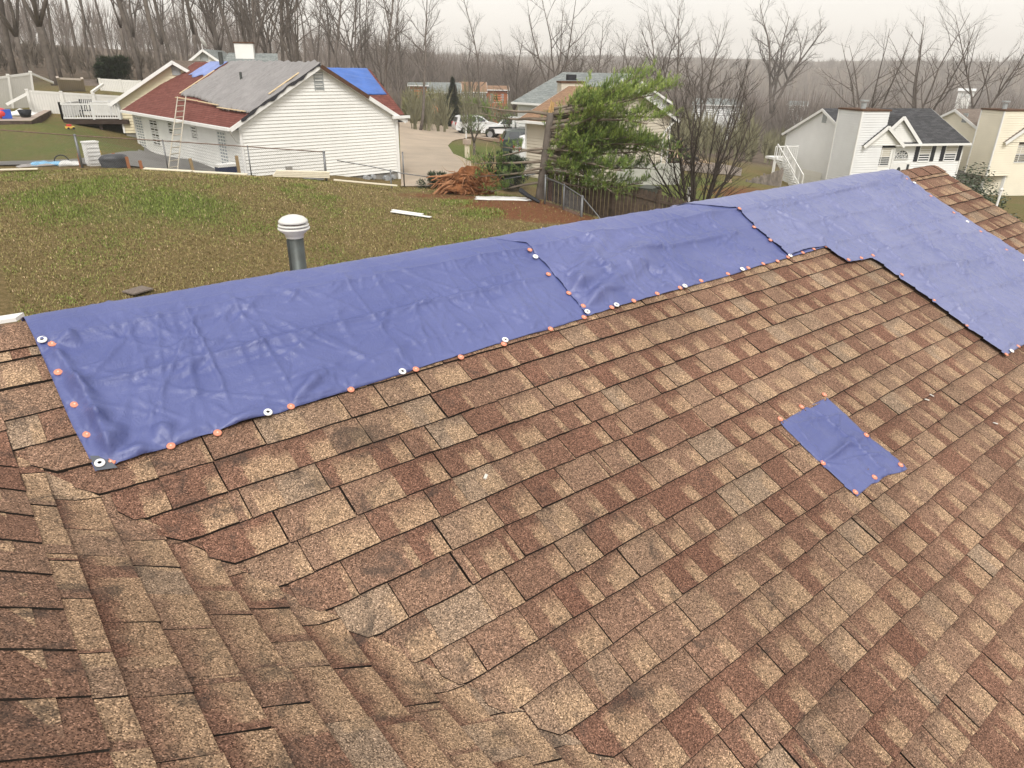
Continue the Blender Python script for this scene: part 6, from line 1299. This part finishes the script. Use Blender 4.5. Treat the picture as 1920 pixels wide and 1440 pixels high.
def suv(label, p, rz, paint=MCAR, cat='car', name='parked_car', s=1.):
    t = thing(name, label, cat, p, rz); t.scale = (s,)*3; mb = MB(); wf = lambda x, z: .97-.05*max(0, z-.9)-.10*max(0, abs(x)-1.9)
    prism(mb, [(-2.36, .38), (-2.45, .62), (-2.44, .95), (-2.32, 1.16), (-1.2, 1.2), (.95, 1.16), (1.6, 1.1), (2.25, .99), (2.44, .8), (2.45, .45), (2.3, .34), (1.95, .34), (1.82, .6), (1.5, .74), (1.18, .6), (1.05, .34), (-1.05, .34), (-1.18, .6), (-1.5, .74), (-1.82, .6), (-1.95, .36)], wf); o = mb.build('body', paint, t); bv = o.modifiers.new('b', 'BEVEL'); bv.width = .05; bv.segments = 2; bv.limit_method = 'ANGLE'
    wc = lambda x, z: .9-.32*max(0, z-1.16); mb = MB(); prism(mb, [(-2.32, 1.15), (-2.1, 1.68), (-1.7, 1.78), (.1, 1.78), (.45, 1.66), (1.15, 1.14)], wc); o = mb.build('cabin', paint, t); bv = o.modifiers.new('b', 'BEVEL'); bv.width = .04; bv.segments = 2
    for s_ in (1, -1):
        for pr in ([(-2.02, 1.22), (-1.92, 1.62), (-1.25, 1.66), (-1.2, 1.22)], [(-1.12, 1.22), (-1.15, 1.66), (-.25, 1.67), (-.2, 1.2)], [(-.1, 1.2), (-.15, 1.67), (.15, 1.66), (.45, 1.55), (.92, 1.19)]): mb = MB(); mb.face([(x, s_*(wc(x, z)+.012), z) for x, z in pr]); mb.build('side_window', MGL, t)
        mb = MB(); mb.box((-2.40, s_*.8, 1.0), .12, .22, .3); mb.build('tail_light', MLR, t); mb = MB(); mb.box((2.36, s_*.72, .86), .16, .34, .16); mb.build('headlight', MLW, t); mb = MB(); mb.box((.75, s_*1.05, 1.2), .14, .18, .14); mb.build('mirror', paint, t)
    mb = MB(); mb.face([(1.1, .72, 1.2), (1.1, -.72, 1.2), (.52, -.62, 1.64), (.52, .62, 1.64)]); mb.v = [(x+.03, y, z+.02) for x, y, z in mb.v]; mb.build('windscreen', MGL, t); mb = MB(); mb.face([(-2.33, .7, 1.22), (-2.33, -.7, 1.22), (-2.16, -.62, 1.62), (-2.16, .62, 1.62)]); mb.v = [(x-.03, y, z) for x, y, z in mb.v]; mb.build('rear_window', MGL, t)
    mb = MB(); [mb.bar((-1.9, s_*.66, 1.83), (.1, s_*.66, 1.83), .04) for s_ in (1, -1)]; mb.build('roof_rails', MBLK, t)
    for x in (-1.5, 1.5):
        for y in (.88, -.88): wheel(t, x, y, .38)
    return t
def gp(u, v, d): p = PDs(u, v, d); p.z = T(p.x, p.y)+.07; return p
ahead = rot_of(Rr)
suv('white sport utility car parked in front of the brush', gp(893, 243, 78), ahead+.32)
def truck(label, p, rz, s=1.):
    t = thing('flatbed_truck', label, 'truck', p, rz); t.scale = (s,)*3; mb = MB(); wf = lambda x, z: 1.0-.04*max(0, z-1)
    prism(mb, [(3.0, .55), (3.05, 1.0), (2.95, 1.22), (1.7, 1.32), (1.1, 1.36), (-.35, 1.36), (-.35, .55), (1.55, .55), (1.65, .9), (2.1, 1.02), (2.5, .9), (2.6, .55)], wf); o = mb.build('body', MCAR, t); bv = o.modifiers.new('b', 'BEVEL'); bv.width = .05; bv.segments = 2; bv.limit_method = 'ANGLE'
    wc = lambda x, z: .92-.22*max(0, z-1.36); mb = MB(); prism(mb, [(-.33, 1.34), (-.3, 2.02), (.4, 2.05), (.75, 1.96), (1.35, 1.34)], wc); mb.build('cab', MCAR, t)
    for s_ in (1, -1): mb = MB(); mb.face([(x, s_*(wc(x, z)+.012), z) for x, z in [(-.1, 1.42), (-.08, 1.92), (.4, 1.94), (.62, 1.86), (1.1, 1.42)]]); mb.build('side_window', MGL, t); mb = MB(); mb.box((2.98, s_*.75, 1.02), .12, .34, .2); mb.build('headlight', MLW, t); mb = MB(); mb.bar((-.1, s_*1.03, 1.15), (2.2, s_*1.03, 1.05), .02, .16); mb.build('side_stripe', MBLK, t)
    mb = MB(); mb.face([(1.36, .74, 1.42), (1.36, -.74, 1.42), (.82, -.66, 1.92), (.82, .66, 1.92)]); mb.v = [(x+.03, y, z+.02) for x, y, z in mb.v]; mb.build('windscreen', MGL, t)
    mb = MB(); mb.box((-2.2, 0, 1.0), 3.6, 2.1, .16); mb.box((-2.2, 0, .72), 3.9, .7, .25); mb.build('flatbed', MBLK, t); mb = MB(); mb.box((-.6, 0, 1.55), .1, 2.0, 1.0); mb.box((-1.2, .5, 1.3), .9, .7, .45); mb.box((-2.6, -.3, 1.25), 1.3, 1.0, .35); mb.build('bed_equipment', MCAR, t)
    for x in (2.08, -2.4):
        for y in (.92, -.92): wheel(t, x, y, .45)
    return t
truck('white flatbed tow truck with black side stripe parked left of the pine', gp(962, 252, 72), ahead+math.pi-.22)
suv('dark parked car seen through the pine branches', gp(1003, 288, 52), ahead+.1, MDCAR); suv('white parked car half hidden by the pine trunk', gp(1040, 300, 45), ahead+.2, MCAR); suv('white car beyond the truck, right of the pine trunk', gp(1048, 248, 84), ahead+.4, MCAR)
# roadside
p = onT(876, 296); t = thing('mailbox', 'square stone coloured mailbox post beside the driveway', 'mailbox', p); mb = MB(); mb.box((0, 0, .45), .22, .22, .95); mb.build('post', MPLK, t); mb = MB(); mb.box((0, 0, 1.0), .36, .42, .3); mb.build('box', flat('mailbox_tan', (.42, .34, .28), .8, .2), t)
p = onT(874, 260); t = thing('white_post', 'white post with small board near the driveway kerb', 'post', p); mb = MB(); mb.box((0, 0, .6), .1, .1, 1.2); mb.build('post', MTR, t); mb = MB(); mb.box((0, 0, 1.1), .5, .06, .35); mb.build('board', MTR, t)
p = az_pt(814, 97); t = thing('road_sign', 'small orange sign on a thin post by the brush', 'sign', p); hh = z_at(814, 205, 97)-p.z; mb = MB(); mb.tube([(0, 0, -.2), (0, 0, hh)], .05, 6); mb.build('post', MBARKD, t); mb = MB(); mb.bar((0, 0, hh-.55), (0, 0, hh+.55), .75, .04, upv=tuple(Ff)); mb.build('sign_board', flat('sign_orange', (.72, .33, .18), .5, .3), t)
p = az_pt(1238, 31.5); zt2 = z_at(1238, 351, 31.5); mb = MB(); mb.box((0, 0, 0), 1.0, .7, .7); o = mb.build('utility_box', flat('utility_green', (.075, .085, .07), .6, .3, .15, 4)); o.location = (p.x, p.y, zt2-.35); o.rotation_euler = (0, 0, .3); tag(o, 'dark green utility box behind the board fence', 'utility box')
mb = MB(); q = PDs(1293, 351, 32); mb.bar(q-Vector((0, 0, .8)), q, .12); solo('marker_post', 'short white marker post right of the utility box', 'post', mb, MTR)
mb = MB(); q = PDs(1877, 357, 26); mb.tube([q-Vector((0, 0, .8)), q+Vector((.04, 0, 0))], .032, 8); mb.bar(q, q+Vector((.1, 0, .04)), .05); solo('white_pipe', 'upright white pipe in front of the big dark bush', 'pipe', mb, MTR)
# staircase and deck of the right house
st = thing('staircase', 'white wooden staircase running down beside the white house', 'stairs', PDs(1494, 349, 50)); A = PDs(1462, 298, 53)-st.location; A.z = A.z; B_ = Vector((0, 0, -.15)); rr2 = Vector((.55, .9, 0))*.55
for s_ in (-1, 1):
    mb = MB(); mb.bar(A+rr2*s_, B_+rr2*s_, .06, .26); mb.build('stringer', MTR, st); mb = MB(); mb.bar(A+rr2*s_+Vector((0, 0, .9)), B_+rr2*s_+Vector((0, 0, .9)), .05, .09)
    for k in range(6): p = A.lerp(B_, k/5.)+rr2*s_; mb.bar(p, p+Vector((0, 0, .92)), .05)
    mb.build('handrail', MTR, st)
for k in range(11): mb = MB(); p = A.lerp(B_, (k+.5)/11); mb.bar(p-rr2, p+rr2, .26, .04); mb.build('tread', MTR, st)
dk = thing('wooden_deck', 'white railed deck at the top of the white staircase', 'deck', PDs(1460, 297, 55.5)); mb = MB(); mb.box((.3, .3, 0), 1.2, 1.2, .15, rot_of(FD)); mb.build('floor', MTR, dk)
for sx in (-.8, .8): mb = MB(); mb.bar(FD*sx-SD*.8-Vector((0, 0, 2.2)), FD*sx-SD*.8, .14); mb.build('post', MTR, dk)
mb = MB(); mb.bar(FD*-.9-SD*.8+Vector((0, 0, .9)), FD*.9-SD*.8+Vector((0, 0, .9)), .06, .08); [mb.bar(FD*x-SD*.8, FD*x-SD*.8+Vector((0, 0, .9)), .04) for x in np.arange(-.9, .91, .16)]; mb.build('railing', MTR, dk)
# debris heap and logs beside the beige house
dp_ = az_pt(1280, 57); rg = random.Random(6)
db = thing('debris_pile', 'dark heap of storm debris and lumber right of the beige house', 'debris', dp_)
for nm, mt, n in (('rubble', flat('dark_debris', (.05, .045, .04), .9, .1, .5, 2), 90), ('lumber', flat('tan_debris', (.36, .27, .19), .85, .1, .3, 2), 34)):
    mb = MB()
    for k in range(n): x, y = max(-1.9, min(1.9, rg.gauss(0, .95))), max(-1.3, min(1.3, rg.gauss(0, .7))); z = rg.random()*1.5*math.exp(-(x*x+y*y)*.35); d = Vector((rg.uniform(-1, 1), rg.uniform(-1, 1), rg.uniform(-.4, .4))).normalized()*rg.uniform(.2, .8); p = Vector((x, y, z)); mb.bar(p-d, p+d, rg.uniform(.06, .3), rg.uniform(.03, .16))
    mb.build(nm, mt, db)
for k, (u0, v0, u1, v1) in enumerate(((1296, 306, 1330, 316), (1310, 300, 1340, 312), (1290, 335, 1335, 345), (1326, 352, 1372, 340))):
    d = (58, 60, 47, 44)[k]; mb = MB(); mb.tube([PDs(u0, v0, d), PDs(u1, v1, d)], .13, 8); solo('cut_log', ('pale log lying at the right foot of the debris heap', 'upper pale log behind the debris heap', 'log on the grass below the debris heap', 'log lying near the many-stemmed tree')[k], 'log', mb, flat('pale_log', (.40, .30, .20), .85, .1, .25, 3), smooth=True)
sheet('side_yard_drive', None, flat('pale_gravel', (.42, .36, .31), .9, .1, .15, 1), .05, .8, pts3=pol([(1246, 50), (1330, 50), (1420, 54), (1420, 60), (1330, 62), (1250, 60)]))
sheet('pavement', None, MCONC, .05, .5, pts3=pol([(1888, 26), (2000, 26), (2000, 29), (1890, 28)]))
# small debris on our roof
rg = random.Random(12); MBIT = flat('pale_chip', (.62, .60, .55), .6, .3, .2, 30)
for k, (u, v, lb) in enumerate(((1745, 744, 'pale chip on the shingles above the tarp patch'), (1863, 796, 'white flake on the shingles at the right'), (1735, 752, 'small pale stone on the shingles right of the tarp patch'), (910, 898, 'tiny white flake on the brown shingles below the middle tarp'))):
    x, s = onroof(u, v); p = M1(x, s, .012); mb = MB(); mb.bar(Vector((-.012, 0, 0)), Vector((.012, .006, .002)), .012, .006); o = mb.build('paint_chip', MBIT); o.location = p; o.rotation_euler = (TH, 0, rg.uniform(0, 3)); tag(o, lb, 'chip')
# ---------- lawn grass
def grassmat():
    m, nt, b = newmat('lawn_blades', .8, .15); at = N(nt, 'ShaderNodeAttribute', attribute_name='tab'); nt.links.new(at.outputs['Color'], b.inputs['Base Color']); return m
rs = np.random.RandomState(3); NB = 300000
w0, w1 = pdir(-60, 300), pdir(1130, 300); a0_, a1_ = math.atan2(w0.y, w0.x), math.atan2(w1.y, w1.x)
an_g = rs.uniform(a1_, a0_, NB); dg = np.sqrt(rs.uniform(12.5**2, 31**2, NB)); X, Y = dg*np.cos(an_g), dg*np.sin(an_g)
gn = fbm(X*.55, Y*.55, 3, 31)+.5*fbm(X*2.6, Y*2.6, 2, 37)
gb = np.zeros(NB)
for (u, v, r, a) in ((100, 365, 1.0, .9), (185, 345, 1.2, .9), (300, 372, 1.1, 1.), (370, 395, 1.3, 1.), (130, 400, .9, .8), (860, 380, .7, 1), (905, 402, .8, 1), (930, 395, .5, .8), (60, 380, .7, .6), (560, 350, .5, .6), (620, 375, .4, .5), (700, 395, .4, .4), (800, 400, .5, .5), (450, 420, .8, .4), (200, 440, 1, .3), (980, 400, .4, .5), (610, 470, .5, .5), (540, 360, .35, .7)):
    p = onT(u, v); gb += a*np.exp(-((X-p.x)**2+(Y-p.y)**2)/r**2)
Z = Tn(X, Y); keep = (rs.rand(NB) < .55+.45*np.clip(gn+gb, 0, 1))
X, Y, Z, gn, gb, dg = X[keep], Y[keep], Z[keep], gn[keep], gb[keep], dg[keep]; M_ = len(X)
sg = 0
for (u, v, r, a) in ((850, 368, 2.2, .8), (960, 385, 2.2, 1), (1010, 395, 2.0, 1), (760, 366, 1.6, .5), (1060, 404, 1.5, 1), (640, 352, 2.2, .3), (420, 330, 3, .3)):
    p = onT(u, v); sg = sg+a*np.exp(-((X-p.x)**2+(Y-p.y)**2)/r**2)
sk = rs.rand(M_) > np.clip(sg-gb, 0, .93)
X, Y, Z, gn, gb, dg = X[sk], Y[sk], Z[sk], gn[sk], gb[sk], dg[sk]; M_ = len(X)
H = rs.uniform(.02, .06, M_)*(1+.6*np.clip(gb, 0, 1)); az_ = rs.uniform(0, 6.28, M_); ln = rs.uniform(.02, .06, M_); wv = .007+.008*rs.rand(M_)
ex, ey = np.cos(az_+1.57)*wv, np.sin(az_+1.57)*wv; tx_, ty_ = np.cos(az_)*ln, np.sin(az_)*ln
V = np.empty((M_, 3, 3)); V[:, 0] = np.stack([X-ex, Y-ey, Z-.01], -1); V[:, 1] = np.stack([X+ex, Y+ey, Z-.01], -1); V[:, 2] = np.stack([X+tx_, Y+ty_, Z+H], -1)
g_ = np.clip(gb*1.1+.30+.95*np.clip(gn+.1, 0, 1)+rs.uniform(-.25, .25, M_), 0, 1)[:, None]; br_ = rs.uniform(.5, 1.6, M_)[:, None]
lit = rs.rand(M_)[:, None] < .06
c_g = np.array([.165, .205, .05]); c_s = np.array([.275, .205, .10]); c_r = np.array([.30, .22, .14])
C = (c_s*(1-g_)+c_g*g_)*br_; C = np.where(lit, c_r*1.5*br_, C); C = np.concatenate([C, np.ones((M_, 1))], 1)
me = bpy.data.meshes.new('lawn_grass'); me.vertices.add(M_*3); me.vertices.foreach_set('co', V.ravel()); me.loops.add(M_*3); me.loops.foreach_set('vertex_index', np.arange(M_*3)); me.polygons.add(M_); me.polygons.foreach_set('loop_start', np.arange(M_)*3); me.update(calc_edges=True)
ca = me.color_attributes.new('tab', 'FLOAT_COLOR', 'POINT'); ca.data.foreach_set('color', np.repeat(C, 3, 0).ravel()); me.materials.append(grassmat()); o = bpy.data.objects.new('lawn_grass', me); col.objects.link(o); tag(o, 'patchy brown and green lawn grass with leaf litter', kind='stuff')

# ================================================================ HAZE
mz = bpy.data.materials.new('haze'); mz.use_nodes = True; nz = mz.node_tree.nodes; nz.clear(); pv = nz.new('ShaderNodeVolumePrincipled'); oz = nz.new('ShaderNodeOutputMaterial')
pv.inputs['Color'].default_value = (1, .99, .975, 1); pv.inputs['Density'].default_value = .0006; pv.inputs['Anisotropy'].default_value = .2; mz.node_tree.links.new(pv.outputs[0], oz.inputs['Volume'])
zlow = float(gz.min())-1; ztp = float(gz.max())+22; mb = MB(); mb.box((0, 0, 0), 2960, 2960, ztp-zlow); hz = mb.build('haze', mz); hz.location = (0, 0, (zlow+ztp)/2); hz.scale = (1, 1, 1); tag(hz, kind='stuff'); tag(hz, 'thin pale haze over the far woods')
